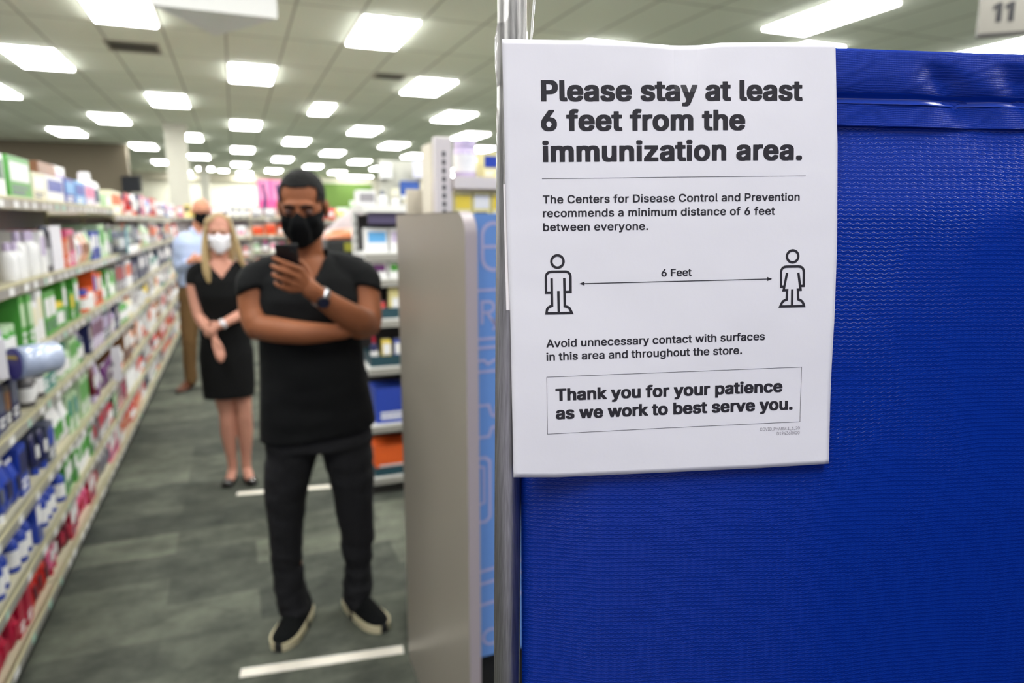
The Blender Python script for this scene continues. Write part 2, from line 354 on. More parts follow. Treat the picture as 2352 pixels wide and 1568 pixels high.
GLYPHS = json.loads(r'''{"bold":{" ":[188,[]],".":[188,[[89,-28,127,-27,142,-23,156,-15,166,-5,173,8,177,24,175,71,167,86,144,105,132,108,104,110,58,108,46,105,35,97,17,74,15,16,23,-2,38,-17,48,-23]]],"1":[453,[[76,-23,389,-23,421,-21,426,-16,427,69,422,76,314,78,312,81,312,521,306,530,274,532,168,530,52,444,52,344,57,338,88,335,117,337,172,377,176,379,177,377,176,80,78,78,49,77,43,72,42,-16,48,-21]]],"6":[453,[[206,-30,286,-27,322,-16,339,-8,360,6,389,35,403,56,418,93,423,119,423,196,413,239,394,273,367,302,329,325,287,335,251,338,356,491,357,522,351,530,254,532,221,528,81,325,49,267,35,229,28,191,30,116,39,81,56,47,82,15,111,-6,134,-18,158,-25],[223,75,198,88,181,105,165,136,162,164,169,190,186,217,206,231,227,240,255,226,272,208,285,186,292,158,285,129,269,102,251,85,231,75]]],"P":[445,[[59,-23,152,-22,159,-17,161,161,239,162,294,165,336,174,362,185,383,199,410,226,420,239,431,263,442,299,443,382,441,397,435,424,416,462,386,493,367,506,322,525,261,532,62,532,33,530,26,525,25,-14,31,-21],[161,265,160,427,232,428,254,423,282,407,298,386,308,352,308,341,301,318,289,295,269,279,237,267]]],"T":[449,[[193,-23,284,-22,291,-16,292,427,447,431,452,438,452,521,446,530,34,532,3,530,-3,524,-3,438,2,431,158,427,158,-14,164,-21]]],"a":[389,[[139,-31,207,-30,246,-21,279,-23,364,-22,371,-16,372,282,370,299,361,329,346,355,318,381,291,395,259,403,201,408,138,405,111,400,82,389,52,371,23,340,7,311,7,276,11,270,71,252,129,252,136,258,146,277,158,289,191,305,204,303,218,296,227,287,235,274,238,259,224,252,104,235,73,226,44,213,14,187,-1,156,-5,132,-3,69,4,44,19,18,45,-6,71,-20,101,-28],[171,70,149,79,136,90,130,104,136,120,151,131,178,141,239,150,240,143,235,123,221,98,201,82]]],"b":[424,[[213,-31,272,-30,296,-26,321,-18,356,3,381,28,396,50,415,93,425,149,425,229,420,266,411,294,396,326,381,348,357,372,324,393,282,405,237,408,191,407,149,399,148,522,143,529,111,532,24,530,18,521,19,-16,24,-21,56,-23,111,-23,139,-22,144,-19,174,-28],[216,74,190,88,178,100,167,116,152,158,148,196,157,239,174,273,186,287,197,294,211,301,222,303,253,287,272,263,286,229,293,189,286,149,271,112,248,86,229,75]]],"c":[396,[[189,-31,266,-28,304,-18,327,-6,345,6,371,32,383,49,398,86,398,117,392,125,337,138,276,138,269,133,261,113,244,90,220,76,206,72,176,87,161,102,144,133,132,184,137,222,145,247,159,272,173,287,189,298,208,304,223,299,240,289,254,275,268,247,276,240,332,240,381,252,392,256,396,261,396,296,381,329,369,347,347,369,324,385,307,393,274,403,217,408,169,407,133,401,94,386,62,363,29,323,12,287,2,247,-2,201,2,129,14,84,34,45,67,9,108,-16,149,-28]]],"e":[404,[[194,-31,272,-28,302,-21,332,-8,355,8,376,28,388,46,400,74,400,106,395,112,339,127,308,128,275,126,261,102,248,88,222,74,208,72,183,82,163,96,144,126,137,144,139,147,369,147,401,149,406,154,407,221,403,256,396,287,381,322,358,354,332,377,299,395,259,405,212,408,151,405,111,395,82,379,47,348,29,322,15,296,2,244,-2,172,3,119,15,79,38,40,68,8,107,-16,143,-27],[141,245,156,273,169,287,204,305,236,290,249,277,265,247,261,245]]],"f":[254,[[79,-23,169,-22,176,-16,177,302,256,305,262,310,263,314,262,397,256,402,179,403,177,412,184,436,188,442,195,446,256,447,262,452,278,504,278,534,273,542,262,546,204,553,146,552,126,548,94,535,66,510,50,482,45,454,45,405,-21,402,-28,396,-27,310,-21,305,45,302,45,-14,51,-21]]],"h":[410,[[53,-23,141,-22,148,-16,150,234,157,257,169,278,185,292,209,303,229,295,241,285,255,261,260,239,263,-17,269,-22,354,-23,386,-21,392,-14,392,279,381,327,364,357,341,380,304,400,281,405,221,408,176,405,150,399,148,522,141,530,26,530,18,522,18,-14,24,-21]]],"i":[167,[[53,-23,141,-22,148,-16,148,392,142,401,54,403,24,401,19,396,18,-14,24,-21],[73,420,124,422,140,429,155,444,162,463,162,504,154,523,139,538,122,545,46,545,28,537,12,521,7,507,7,461,13,445,30,428,38,424]]],"k":[381,[[53,-23,141,-22,147,-17,149,123,263,-21,371,-23,401,-21,407,-14,407,16,402,23,252,214,394,362,395,396,389,401,359,403,256,401,149,294,148,522,141,530,26,530,18,522,18,-14,24,-21]]],"l":[189,[[118,-25,189,-23,209,-20,215,-12,215,24,204,72,197,77,157,78,150,91,148,104,148,522,141,530,26,530,19,525,18,521,18,49,24,28,30,14,50,-7,74,-20]]],"m":[610,[[53,-23,141,-22,148,-16,150,242,157,266,169,285,180,294,199,303,210,299,224,288,234,272,238,257,238,-12,243,-21,334,-23,364,-21,369,-17,370,239,377,267,388,285,400,296,418,303,432,298,447,287,455,274,460,254,460,-16,466,-21,496,-23,587,-21,592,-12,592,291,581,334,567,358,549,378,534,390,504,403,472,408,429,410,383,406,349,396,321,379,310,389,292,400,256,408,183,408,144,399,139,402,109,403,23,401,18,392,18,-14,24,-21]]],"n":[410,[[53,-23,141,-22,148,-16,150,234,157,257,169,278,185,292,209,303,229,295,241,285,255,261,260,239,263,-17,269,-22,299,-23,384,-22,391,-17,392,281,385,316,373,342,362,358,340,381,313,396,297,401,236,408,176,405,147,397,139,402,56,403,26,402,19,397,18,-14,24,-21]]],"o":[415,[[189,-31,251,-30,284,-25,305,-18,338,1,370,31,387,55,400,79,411,118,417,163,417,212,410,266,398,302,381,332,348,367,321,386,282,401,217,408,169,407,133,401,101,390,73,372,41,340,16,297,5,264,0,234,-2,201,2,129,14,84,34,45,67,9,108,-16,149,-28],[206,72,177,86,154,112,139,148,132,191,140,234,159,272,180,292,208,304,223,299,240,289,261,265,278,224,283,181,273,136,256,103,246,92,233,83]]],"p":[424,[[53,-166,141,-165,147,-160,150,-22,186,-30,242,-32,286,-28,312,-21,337,-10,356,3,386,35,406,71,418,104,425,149,425,229,420,266,408,302,386,342,357,372,327,391,284,405,236,408,176,405,147,397,139,402,56,403,24,401,19,396,18,-157,24,-165],[216,74,190,88,178,100,167,116,152,158,148,196,157,239,174,273,186,287,197,294,211,301,222,303,253,287,272,263,286,229,293,189,286,149,271,112,248,86,229,75]]],"r":[259,[[53,-23,141,-22,148,-16,148,226,152,247,167,276,175,284,195,296,211,301,242,298,271,300,277,305,278,397,272,405,202,408,173,407,144,400,111,403,54,403,24,401,19,396,18,-14,24,-21]]],"s":[365,[[163,-31,242,-28,262,-25,291,-15,318,1,341,22,351,36,365,69,367,128,363,151,351,177,329,200,312,211,287,223,173,254,157,263,147,276,157,292,173,302,188,307,209,297,221,285,233,262,239,255,297,255,351,267,357,273,358,311,345,341,332,358,317,374,294,390,256,403,178,408,131,405,91,395,57,376,32,351,21,333,14,312,12,249,15,229,29,200,51,178,71,165,94,155,201,128,218,119,229,105,226,95,215,84,182,70,165,76,148,87,137,101,129,122,122,128,63,128,6,116,0,111,0,79,10,46,26,22,43,4,69,-13,96,-23,121,-28]]],"t":[227,[[144,-26,221,-25,239,-21,248,-14,248,19,236,70,229,75,178,75,169,80,162,101,162,302,231,305,237,310,238,396,231,402,162,405,162,486,156,493,124,495,36,493,30,486,30,405,-21,402,-28,396,-28,311,-21,305,30,302,30,63,34,44,44,21,68,-5,85,-16,118,-25]]],"u":[410,[[164,-28,227,-27,264,-17,271,-22,356,-23,386,-21,391,-16,392,392,386,401,298,403,268,401,263,397,260,146,252,122,236,96,222,85,201,77,182,84,166,98,154,123,150,139,147,397,141,402,56,403,24,401,19,396,18,99,25,63,44,25,64,3,78,-7,116,-23]]],"v":[389,[[161,-23,254,-22,261,-16,403,353,407,364,407,392,402,401,308,403,278,402,272,398,194,189,125,382,116,400,84,403,19,403,-11,402,-17,397,-18,363,127,-16,133,-21]]],"w":[567,[[136,-23,226,-22,234,-15,283,153,288,142,330,-7,338,-20,371,-23,429,-23,461,-20,470,-1,580,363,578,398,572,402,542,403,481,403,449,400,444,392,398,227,355,386,351,397,346,401,254,403,221,400,214,386,171,229,123,394,118,400,84,403,24,403,-8,400,-12,394,-11,358,102,-16,108,-21]]],"y":[389,[[73,-168,136,-167,172,-156,192,-143,211,-125,226,-102,243,-66,403,353,407,364,407,392,402,401,308,403,278,402,272,398,194,189,125,382,116,400,84,403,19,403,-11,402,-17,397,-18,363,121,-1,111,-32,95,-57,81,-65,33,-65,25,-73,13,-118,14,-156,24,-163]]],"z":[380,[[41,-23,336,-23,366,-22,372,-17,373,71,368,77,336,80,194,80,190,82,367,313,368,394,363,401,331,403,51,403,21,402,14,397,13,309,18,303,51,300,189,299,7,62,7,-16,13,-21]]]},"body":{" ":[188,[]],".":[188,[[91,-18,116,-16,136,-10,149,2,158,19,160,52,155,72,140,89,121,98,89,100,59,95,43,82,34,67,32,23,39,5,61,-13]]],"6":[453,[[208,-20,244,-20,282,-15,309,-6,335,8,348,17,377,48,395,79,403,106,407,128,405,201,396,232,372,273,347,297,316,315,274,325,222,328,339,497,340,516,337,520,256,522,233,518,98,318,66,260,50,216,45,184,47,123,55,88,76,48,96,25,124,4,158,-11],[221,62,191,74,169,92,150,124,143,161,152,196,170,224,183,236,203,246,221,252,232,252,263,239,276,230,289,215,305,182,308,149,301,123,285,94,264,75,239,64]]],"A":[480,[[18,-13,82,-13,103,-9,150,126,156,128,327,128,378,-10,398,-13,459,-13,479,-11,481,-9,481,11,300,506,292,520,204,522,186,520,182,516,-1,12,-1,-10],[183,212,182,216,239,383,296,213]]],"C":[510,[[246,-20,287,-20,344,-11,382,2,415,23,447,53,470,86,483,116,492,151,492,167,489,171,469,173,393,171,376,133,351,100,315,78,278,67,256,67,239,70,204,85,187,98,167,118,150,141,137,169,125,214,122,246,125,294,139,344,150,367,173,399,201,421,228,435,253,442,282,442,297,438,335,421,362,398,375,379,393,337,469,335,489,337,491,339,490,367,475,412,449,453,422,480,394,500,366,513,339,521,291,528,244,528,189,520,164,511,138,498,107,476,76,443,59,417,46,392,30,346,23,304,22,226,30,163,46,117,73,70,106,33,141,9,184,-10]]],"D":[502,[[61,-13,241,-13,312,-3,351,10,382,28,418,59,442,92,460,126,477,191,480,223,480,286,475,329,465,371,442,418,420,449,403,466,377,486,351,500,324,510,294,517,251,522,64,522,43,518,42,-7,44,-11],[145,70,144,437,237,438,279,428,317,407,337,388,351,369,371,322,380,276,380,234,375,201,365,168,351,141,337,121,310,98,284,84,252,74,229,70]]],"F":[410,[[61,-13,122,-13,141,-11,143,-9,145,208,342,208,362,210,365,214,365,286,362,290,144,293,144,437,384,440,387,446,385,519,364,522,64,522,43,518,42,-7,44,-11]]],"P":[445,[[61,-13,122,-13,141,-11,143,-9,145,171,264,173,322,184,349,195,370,209,393,232,403,246,415,269,425,306,427,376,425,391,418,417,399,455,372,483,354,496,309,515,259,522,64,522,43,518,42,-7,44,-11],[145,255,144,437,246,438,267,433,296,417,315,392,325,359,323,326,305,288,282,269,251,257]]],"R":[449,[[61,-13,122,-13,141,-11,143,-9,143,181,144,184,148,185,231,183,337,-11,358,-13,422,-13,444,-10,444,13,342,201,377,223,404,253,420,286,428,336,427,387,416,427,396,463,375,484,357,496,317,513,261,522,64,522,43,518,42,-7,44,-11],[145,269,145,438,249,438,275,431,303,412,320,386,325,367,327,348,318,316,309,300,298,288,274,275,247,268]]],"T":[449,[[194,-13,254,-13,272,-11,275,-7,275,437,412,438,433,441,435,514,432,520,412,522,36,522,16,520,14,517,13,444,16,440,175,437,175,-7,178,-11]]],"a":[389,[[141,-21,177,-22,216,-16,257,3,259,-9,263,-12,332,-13,352,-11,355,-9,355,276,351,301,344,323,328,349,305,371,262,390,234,395,186,398,139,393,104,383,86,375,64,360,39,333,24,304,25,279,84,262,117,263,129,283,145,299,171,313,184,317,207,316,231,306,240,299,251,281,257,258,249,247,222,239,148,230,86,216,47,196,31,180,19,159,12,127,12,89,15,66,31,32,52,9,73,-5,113,-18],[164,59,136,69,119,83,112,102,112,111,119,127,138,141,164,151,255,165,255,126,237,92,225,79,197,64,176,58]]],"b":[424,[[214,-21,272,-18,308,-8,342,13,364,35,379,57,398,99,408,156,408,222,398,277,380,319,364,342,337,367,302,386,269,395,221,398,166,390,133,370,131,518,109,522,38,520,35,514,35,-9,38,-11,58,-13,127,-11,130,-7,131,9,153,-6,171,-15],[214,60,197,66,177,78,161,93,150,109,135,151,132,174,132,204,140,246,163,287,173,297,197,311,224,317,239,313,260,302,277,288,289,270,305,229,310,184,303,143,294,118,281,95,256,72,232,62]]],"c":[396,[[191,-21,221,-22,262,-16,291,-8,315,4,332,17,359,45,374,72,382,94,382,111,379,115,324,128,288,128,277,105,257,79,232,65,214,60,201,60,183,65,163,76,137,106,127,126,117,163,115,179,117,211,124,241,135,267,148,286,167,302,188,313,203,317,214,316,236,310,262,292,275,276,284,253,289,250,321,250,367,262,380,268,380,289,365,322,352,341,325,366,295,382,274,390,216,398,146,391,108,376,77,354,53,327,32,290,24,264,17,227,15,181,19,134,30,91,51,52,79,20,104,2,144,-15]]],"d":[424,[[181,-21,209,-22,247,-16,272,-6,294,9,295,-7,298,-11,368,-13,387,-11,390,-9,390,514,387,520,314,522,293,518,291,371,262,388,236,395,189,398,138,391,104,378,82,363,54,333,42,314,29,284,17,229,15,179,22,116,37,73,59,37,83,13,100,1,136,-15],[199,60,186,64,163,76,150,88,139,102,127,126,119,154,115,201,127,252,144,283,171,306,191,315,209,317,227,311,247,301,260,289,272,272,288,232,293,199,293,181,283,129,262,92,248,78,231,67,211,60]]],"e":[404,[[196,-21,227,-22,261,-18,289,-11,320,3,342,18,359,35,371,52,383,79,383,101,326,117,289,116,272,88,252,71,224,60,201,60,169,72,146,90,127,119,117,151,118,156,368,157,387,159,390,163,390,216,385,261,371,302,351,337,325,362,294,381,257,393,212,398,164,395,124,385,95,369,63,341,45,316,32,289,24,264,17,226,15,196,17,148,24,111,44,63,59,40,88,13,121,-6,154,-16],[120,235,124,252,140,281,164,303,181,311,201,317,229,311,249,300,266,283,275,269,286,237,282,235]]],"f":[254,[[81,-13,139,-13,157,-11,160,-9,160,312,242,315,247,321,246,390,226,393,161,394,160,419,165,439,171,448,188,459,201,460,226,455,246,458,262,513,261,532,249,536,202,543,176,543,139,538,108,525,83,503,67,476,62,447,61,395,9,393,-9,391,-11,389,-11,317,9,313,59,313,62,311,62,-7,64,-11]]],"g":[425,[[179,-163,249,-162,272,-158,311,-146,338,-131,362,-109,375,-91,383,-72,390,-41,390,386,387,391,368,393,298,391,295,387,294,369,260,389,237,395,189,398,133,390,99,375,81,362,54,333,30,289,22,262,17,231,17,151,24,114,34,86,54,52,65,39,82,24,114,5,148,-5,178,-8,212,-8,251,-3,269,4,293,17,291,-19,281,-47,265,-64,248,-74,229,-81,193,-83,173,-78,147,-62,117,-30,83,-30,33,-58,32,-77,35,-86,48,-103,72,-127,88,-138,121,-153],[201,72,167,84,154,93,136,115,125,136,119,159,115,202,125,249,144,283,171,306,186,313,208,317,224,313,245,302,263,286,272,273,281,256,290,229,293,207,293,179,283,134,266,103,248,88,233,79,217,74]]],"h":[410,[[54,-13,111,-13,129,-11,131,-9,132,224,135,249,146,275,166,298,189,311,204,315,217,315,229,311,250,299,263,284,275,256,278,228,279,-10,299,-13,352,-13,372,-11,375,-7,375,274,364,320,347,350,327,371,299,386,277,393,232,398,189,395,158,386,133,372,132,516,127,520,56,522,38,520,35,516,35,-7,38,-11]]],"i":[167,[[54,-13,111,-13,129,-11,132,-7,132,386,127,392,56,393,38,391,35,387,35,-7,38,-11],[74,430,116,434,128,440,137,450,143,461,145,471,143,506,137,518,127,527,116,533,91,537,58,535,42,527,29,515,25,507,23,466,29,452,50,434]]],"l":[189,[[119,-15,176,-13,196,-10,198,-4,198,17,187,65,169,68,149,65,144,67,137,74,132,98,132,516,129,520,111,522,39,520,35,514,35,56,40,34,47,21,63,3,88,-10]]],"m":[610,[[54,-13,111,-13,129,-11,131,-9,132,236,134,251,141,273,153,292,175,309,198,317,216,313,234,302,246,287,255,264,257,-11,276,-13,331,-13,351,-11,353,-9,353,244,355,257,361,275,372,292,388,306,414,317,431,315,457,301,468,287,476,262,477,-9,479,-11,499,-13,554,-13,573,-11,575,284,565,327,551,352,527,376,501,390,474,397,442,400,398,397,371,390,342,374,321,355,298,378,286,386,271,393,242,398,213,400,174,395,143,381,131,372,130,389,127,391,58,393,37,391,35,-7,38,-11]]],"n":[410,[[54,-13,111,-13,129,-11,131,-9,132,224,135,249,146,275,166,298,189,311,204,315,217,315,229,311,250,299,263,284,275,256,278,228,279,-9,281,-11,301,-13,354,-13,374,-10,375,274,368,309,361,326,346,352,327,371,300,386,284,391,234,398,173,391,154,385,131,371,130,387,127,391,58,393,36,390,35,-7,38,-11]]],"o":[415,[[191,-21,221,-22,271,-15,314,4,334,18,361,47,383,86,395,124,400,169,398,227,391,266,375,307,352,340,327,364,294,383,261,393,216,398,146,391,108,376,77,354,53,327,32,290,24,264,17,227,15,181,19,134,30,91,51,52,79,20,104,2,144,-15],[199,60,183,65,163,76,138,105,127,126,119,154,115,199,120,229,129,254,148,285,160,297,176,308,201,316,212,317,236,310,253,299,277,272,288,251,296,224,300,202,300,173,286,121,265,88,252,76,232,65,214,60]]],"p":[424,[[54,-156,111,-157,129,-155,131,-152,133,8,162,-11,188,-18,242,-22,289,-15,324,0,342,13,369,42,391,80,401,111,408,156,408,222,401,266,390,299,364,342,343,362,312,382,269,395,221,398,166,390,131,369,130,387,127,391,58,393,38,391,35,389,35,-151,38,-155],[214,60,197,66,177,78,161,93,150,109,135,151,132,174,132,204,140,246,163,287,173,297,197,311,224,317,239,313,260,302,277,288,289,270,305,229,310,184,303,143,294,118,281,95,256,72,232,62]]],"r":[259,[[54,-13,111,-13,129,-11,131,-9,132,232,135,254,150,282,162,294,182,306,199,312,242,309,261,312,262,389,259,395,231,398,186,397,156,390,131,376,130,389,126,392,58,393,38,391,35,389,35,-7,38,-11]]],"s":[365,[[164,-21,197,-22,241,-16,266,-10,294,4,314,18,331,37,343,59,348,76,350,121,346,144,337,165,316,190,299,201,274,213,159,244,142,253,134,262,129,273,130,284,143,302,161,313,186,320,209,315,222,307,237,292,253,265,284,265,340,279,342,302,338,314,316,352,295,371,281,380,242,393,179,398,133,393,96,381,70,366,48,343,38,327,30,306,28,256,32,236,46,207,64,188,84,175,108,165,214,138,232,129,246,111,248,104,246,96,235,79,212,65,186,58,161,62,135,76,121,93,113,114,109,118,76,118,18,105,17,86,27,53,43,28,57,14,83,-3,109,-13]]],"t":[227,[[146,-16,207,-15,226,-11,231,-7,232,12,219,63,199,67,168,64,153,73,145,94,145,312,201,313,221,317,221,389,219,391,201,393,145,395,143,482,122,485,49,483,47,479,46,395,-11,390,-11,318,-9,315,9,313,46,312,47,71,54,40,65,21,92,-2,108,-10]]],"u":[410,[[166,-18,197,-18,234,-13,252,-6,279,9,280,-7,283,-11,352,-13,372,-11,375,-9,375,386,372,391,301,393,281,391,279,389,276,139,269,115,252,88,226,70,202,63,179,69,162,78,146,97,135,123,132,146,131,389,129,391,109,393,56,393,38,391,35,389,35,106,42,69,61,32,87,6,123,-11]]],"v":[389,[[163,-13,224,-13,242,-11,245,-9,386,359,390,371,388,391,369,393,309,393,288,390,194,136,102,390,81,393,19,393,-1,390,-1,369,144,-9,146,-11]]],"w":[567,[[138,-13,196,-13,214,-11,217,-8,284,223,351,-10,372,-13,427,-13,447,-11,560,358,563,371,562,390,541,393,483,393,463,390,398,157,333,391,314,393,256,393,234,390,169,159,106,388,102,391,82,393,26,393,7,391,5,364,117,-4,121,-11]]],"x":[379,[[23,-13,88,-13,108,-11,189,111,270,-11,291,-13,352,-13,374,-10,374,13,250,191,368,366,370,372,368,391,348,393,286,393,265,391,191,277,117,391,96,393,32,393,11,390,11,368,129,194,5,14,4,-10]]],"y":[389,[[74,-158,122,-157,159,-146,179,-133,194,-118,210,-96,226,-59,386,359,390,371,388,391,369,393,309,393,288,390,194,134,102,390,81,393,19,393,-1,390,-1,369,140,-1,128,-38,119,-55,108,-67,92,-76,64,-73,46,-75,42,-79,30,-124,30,-149,38,-153]]]},"fine":{".":[188,[[91,-5,125,6,135,18,142,39,132,68,102,87,81,85,65,76,50,49,50,31,58,15,74,0]]],"0":[453,[[208,-6,244,-7,287,4,322,23,347,47,373,86,391,134,405,221,405,287,398,342,385,394,366,434,346,463,322,486,284,506,247,515,208,515,169,506,132,486,108,464,70,399,55,346,48,291,53,173,65,123,84,79,104,48,132,23,166,4],[211,50,169,68,146,93,130,123,112,199,110,292,122,362,149,420,165,437,193,454,232,460,262,453,290,436,322,387,342,307,343,219,330,141,302,87,283,68,261,55]]],"1":[453,[[78,0,391,1,390,55,277,58,275,508,198,508,87,427,88,359,211,447,212,59,209,55,78,55]]],"2":[453,[[65,0,390,1,389,56,154,58,326,245,356,288,375,328,382,377,371,427,352,458,329,482,289,505,244,515,204,515,161,505,114,477,94,455,77,424,65,363,124,362,137,411,162,441,203,458,254,456,285,442,306,422,318,394,320,361,312,330,281,280,64,48]]],"3":[453,[[198,-6,271,-1,321,19,356,47,383,89,393,136,392,167,380,207,362,235,335,261,296,281,256,290,222,291,371,458,370,508,70,507,71,452,288,451,158,300,157,251,227,247,261,240,293,222,308,208,321,186,328,159,325,113,309,85,288,68,261,55,234,50,191,52,166,59,136,77,115,106,109,131,43,129,50,94,62,69,92,34,134,9]]],"4":[453,[[283,0,343,1,345,105,413,108,412,163,344,165,342,318,282,317,280,164,109,164,309,507,249,508,44,166,40,108,280,105]]],"6":[453,[[208,-6,272,-1,323,23,362,63,385,116,388,179,381,212,366,247,337,281,299,303,257,313,216,313,177,298,320,508,251,507,116,308,84,250,69,206,63,174,65,133,74,98,91,63,112,37,141,15,174,0],[214,49,174,62,146,88,130,119,125,171,134,207,158,241,196,261,241,265,279,251,307,225,325,186,327,139,311,96,288,69,256,52]]],"9":[453,[[133,0,201,1,334,197,366,253,381,294,388,328,388,369,373,424,351,460,330,481,274,510,206,515,173,508,143,495,119,478,94,452,69,397,63,364,69,304,86,263,116,228,151,207,198,195,234,195,276,211],[214,244,174,257,149,278,130,314,125,361,132,395,162,437,196,456,239,460,276,448,306,422,325,379,327,333,311,289,292,266,256,247]]],"A":[480,[[18,0,86,2,138,142,344,141,394,2,463,1,275,508,200,506],[156,199,239,454,323,200]]],"C":[510,[[246,-6,287,-7,327,0,365,14,398,34,429,63,451,96,473,159,410,160,395,123,367,88,331,65,286,53,229,57,188,74,148,108,132,131,107,204,103,236,107,304,120,354,132,377,155,409,183,432,211,446,246,455,289,455,314,450,352,432,380,408,393,389,410,349,473,349,450,416,406,468,357,498,291,515,244,515,194,505,154,486,122,463,94,433,64,382,49,336,42,294,40,236,49,173,64,127,91,80,122,45,158,20,201,2]]],"D":[502,[[61,0,241,0,296,9,365,39,400,69,424,102,441,136,458,201,462,276,457,319,446,361,424,408,402,439,360,474,307,498,251,508,60,507],[126,57,125,450,241,452,305,436,333,419,356,398,370,379,390,332,398,286,398,224,382,157,362,120,341,97,292,69,229,57]]],"H":[517,[[61,0,125,1,125,228,129,232,390,231,392,1,456,1,455,508,392,507,392,292,388,288,126,289,125,507,60,507]]],"I":[300,[[33,0,270,1,269,56,186,57,183,61,183,449,269,452,269,508,32,507,33,452,116,452,118,448,118,59,33,56]]],"M":[628,[[61,0,122,3,121,431,169,294,285,1,338,0,343,3,453,283,506,434,505,3,568,1,567,508,475,507,352,187,314,76,281,177,152,507,60,507]]],"O":[533,[[246,-6,287,-7,327,0,379,22,409,43,444,82,471,130,492,214,493,271,485,336,471,377,444,427,409,465,382,485,334,506,291,515,244,515,194,505,154,486,122,463,91,428,64,382,42,294,40,236,47,181,64,128,91,80,121,47,158,20,201,2],[248,54,213,62,177,81,148,108,132,131,107,204,105,292,120,354,138,387,159,413,184,433,221,450,287,455,345,436,369,418,399,382,423,324,430,277,430,231,413,154,392,117,371,92,349,75,311,59]]],"P":[445,[[61,0,125,1,126,185,239,185,294,192,347,216,385,256,407,316,405,389,381,445,337,485,304,500,259,508,60,507],[126,242,126,451,252,452,285,444,322,419,341,379,345,341,336,301,311,265,289,252,257,243]]],"R":[449,[[61,0,125,1,125,194,129,198,247,197,352,2,426,1,314,209,353,229,377,252,400,291,408,328,408,377,398,417,377,453,341,485,301,501,261,508,60,507],[126,255,126,451,266,450,294,441,322,422,341,386,345,338,331,296,313,276,291,264,251,255]]],"V":[480,[[205,0,279,3,462,508,394,506,241,56,196,196,86,505,17,507]]],"X":[474,[[20,0,92,2,238,218,266,168,381,2,454,1,276,262,444,508,372,507,238,304,204,362,105,507,31,507,200,259]]],"_":[319,[[1,-56,316,-57,318,-3,3,0]]]}}''')
CAPH = {'bold': .555, 'body': .535, 'fine': .509}
GFILL = {}
def glyph_fill(wt, c):
    if (wt, c) not in GFILL:
        vs, es = [], []
        for loop in GLYPHS[wt][c][1]:
            k0, m = len(vs), len(loop)//2
            vs += [Vector((loop[2*k]/1000, loop[2*k+1]/1000)) for k in range(m)]
            es += [(k0+k, k0+(k+1) % m) for k in range(m)]
        if not vs: GFILL[(wt, c)] = ([], [])
        else:
            v, e, f = delaunay_2d_cdt(vs, es, [], 0, 1e-6)[:3]
            v = [(p.x, p.y) for p in v]
            def inside(f):
                cx = sum(v[q][0] for q in f)/len(f); cy = sum(v[q][1] for q in f)/len(f); n = 0
                for i, j in es:
                    (ax, ay), (bx, by) = vs[i], vs[j]
                    if (ay > cy) != (by > cy) and ax+(cy-ay)*(bx-ax)/(by-ay) > cx: n += 1
                return n % 2 == 1
            GFILL[(wt, c)] = (v, [list(q) for q in f if inside(q)])
    return GFILL[(wt, c)]
def text_mesh(name, runs, place, mats, parent):
    """runs: (weight, string, start xy, end xy, cap height); glyph outlines filled and carried onto a surface by place(x, y)"""
    verts, faces = [], []
    for wt, s, a, b, cap in runs:
        G = GLYPHS[wt]
        a, b = Vector(a), Vector(b)
        sy = cap/CAPH[wt]
        L = (b-a).length
        adv = [G[c][0]/1000 for c in s]
        lo0 = min(p for loop in G[s[0]][1] for p in loop[::2])/1000
        hi1 = max(p for loop in G[s[-1]][1] for p in loop[::2])/1000
        nat = sum(adv[:-1]) + hi1 - lo0
        sx = sy*min(max(L/(nat*sy), .9), 1.10)
        track = (L - nat*sx)/max(1, len(s)-1)
        d = (b-a).normalized(); n = Vector((-d.y, d.x))
        x = -lo0*sx
        for c, ad in zip(s, adv):
            gv, gf = glyph_fill(wt, c)
            k0 = len(verts)
            for px, py in gv:
                w = a + d*(px*sx+x) + n*(py*sy)
                verts.append(place(w.x, w.y))
            faces += [[k0+q for q in f] for f in gf]
            x += ad*sx + track
    me = bpy.data.meshes.new(name); me.from_pydata(verts, [], faces); me.update()
    return link(name, me, mats, parent)

# triangular aisle sign
r = empty('hanging_sign', (0, 0, 2.75), 0, 'white three-sided hanging aisle sign at the top left of the ceiling', 'hanging sign')
A, B_, C_ = (-.345, 4.38), (.31, 4.40), (-.03, 4.94)
bm = bmesh.new()
lo = [bm.verts.new((*p, 0)) for p in (A, B_, C_)]; hi = [bm.verts.new((*p, .5)) for p in (A, B_, C_)]
for k in range(3): bm.faces.new((lo[k], lo[(k+1) % 3], hi[(k+1) % 3], hi[k]))
bm.faces.new(hi)
obj('sign_face', bm, M_SIGN, r)
bm = bmesh.new(); vs = [bm.verts.new((*p, .001)) for p in (C_, B_, A)]; bm.faces.new(vs)
obj('sign_underside', bm, M_SIGN2, r)
bm = bmesh.new()
for p in (A, B_, C_): limb(bm, [(p[0]*.97, 4.55+(p[1]-4.55)*.9, .5), (p[0]*.97, 4.55+(p[1]-4.55)*.9, .85)], [.004, .004], 6)
obj('hanging_wire', bm, M_WIRE, r)
dv = (Vector(B_)-Vector(A)).normalized()
def on_sign(x, y):
    p = Vector(A) + dv*x
    return Vector((p.x, p.y-.003, y))
text_mesh('sign_lettering', [('body', 'protein', (.19, .085), (.36, .085), .045), ('body', 'protein', (.19, .20), (.40, .20), .055)][:1], on_sign, M_INK, r)

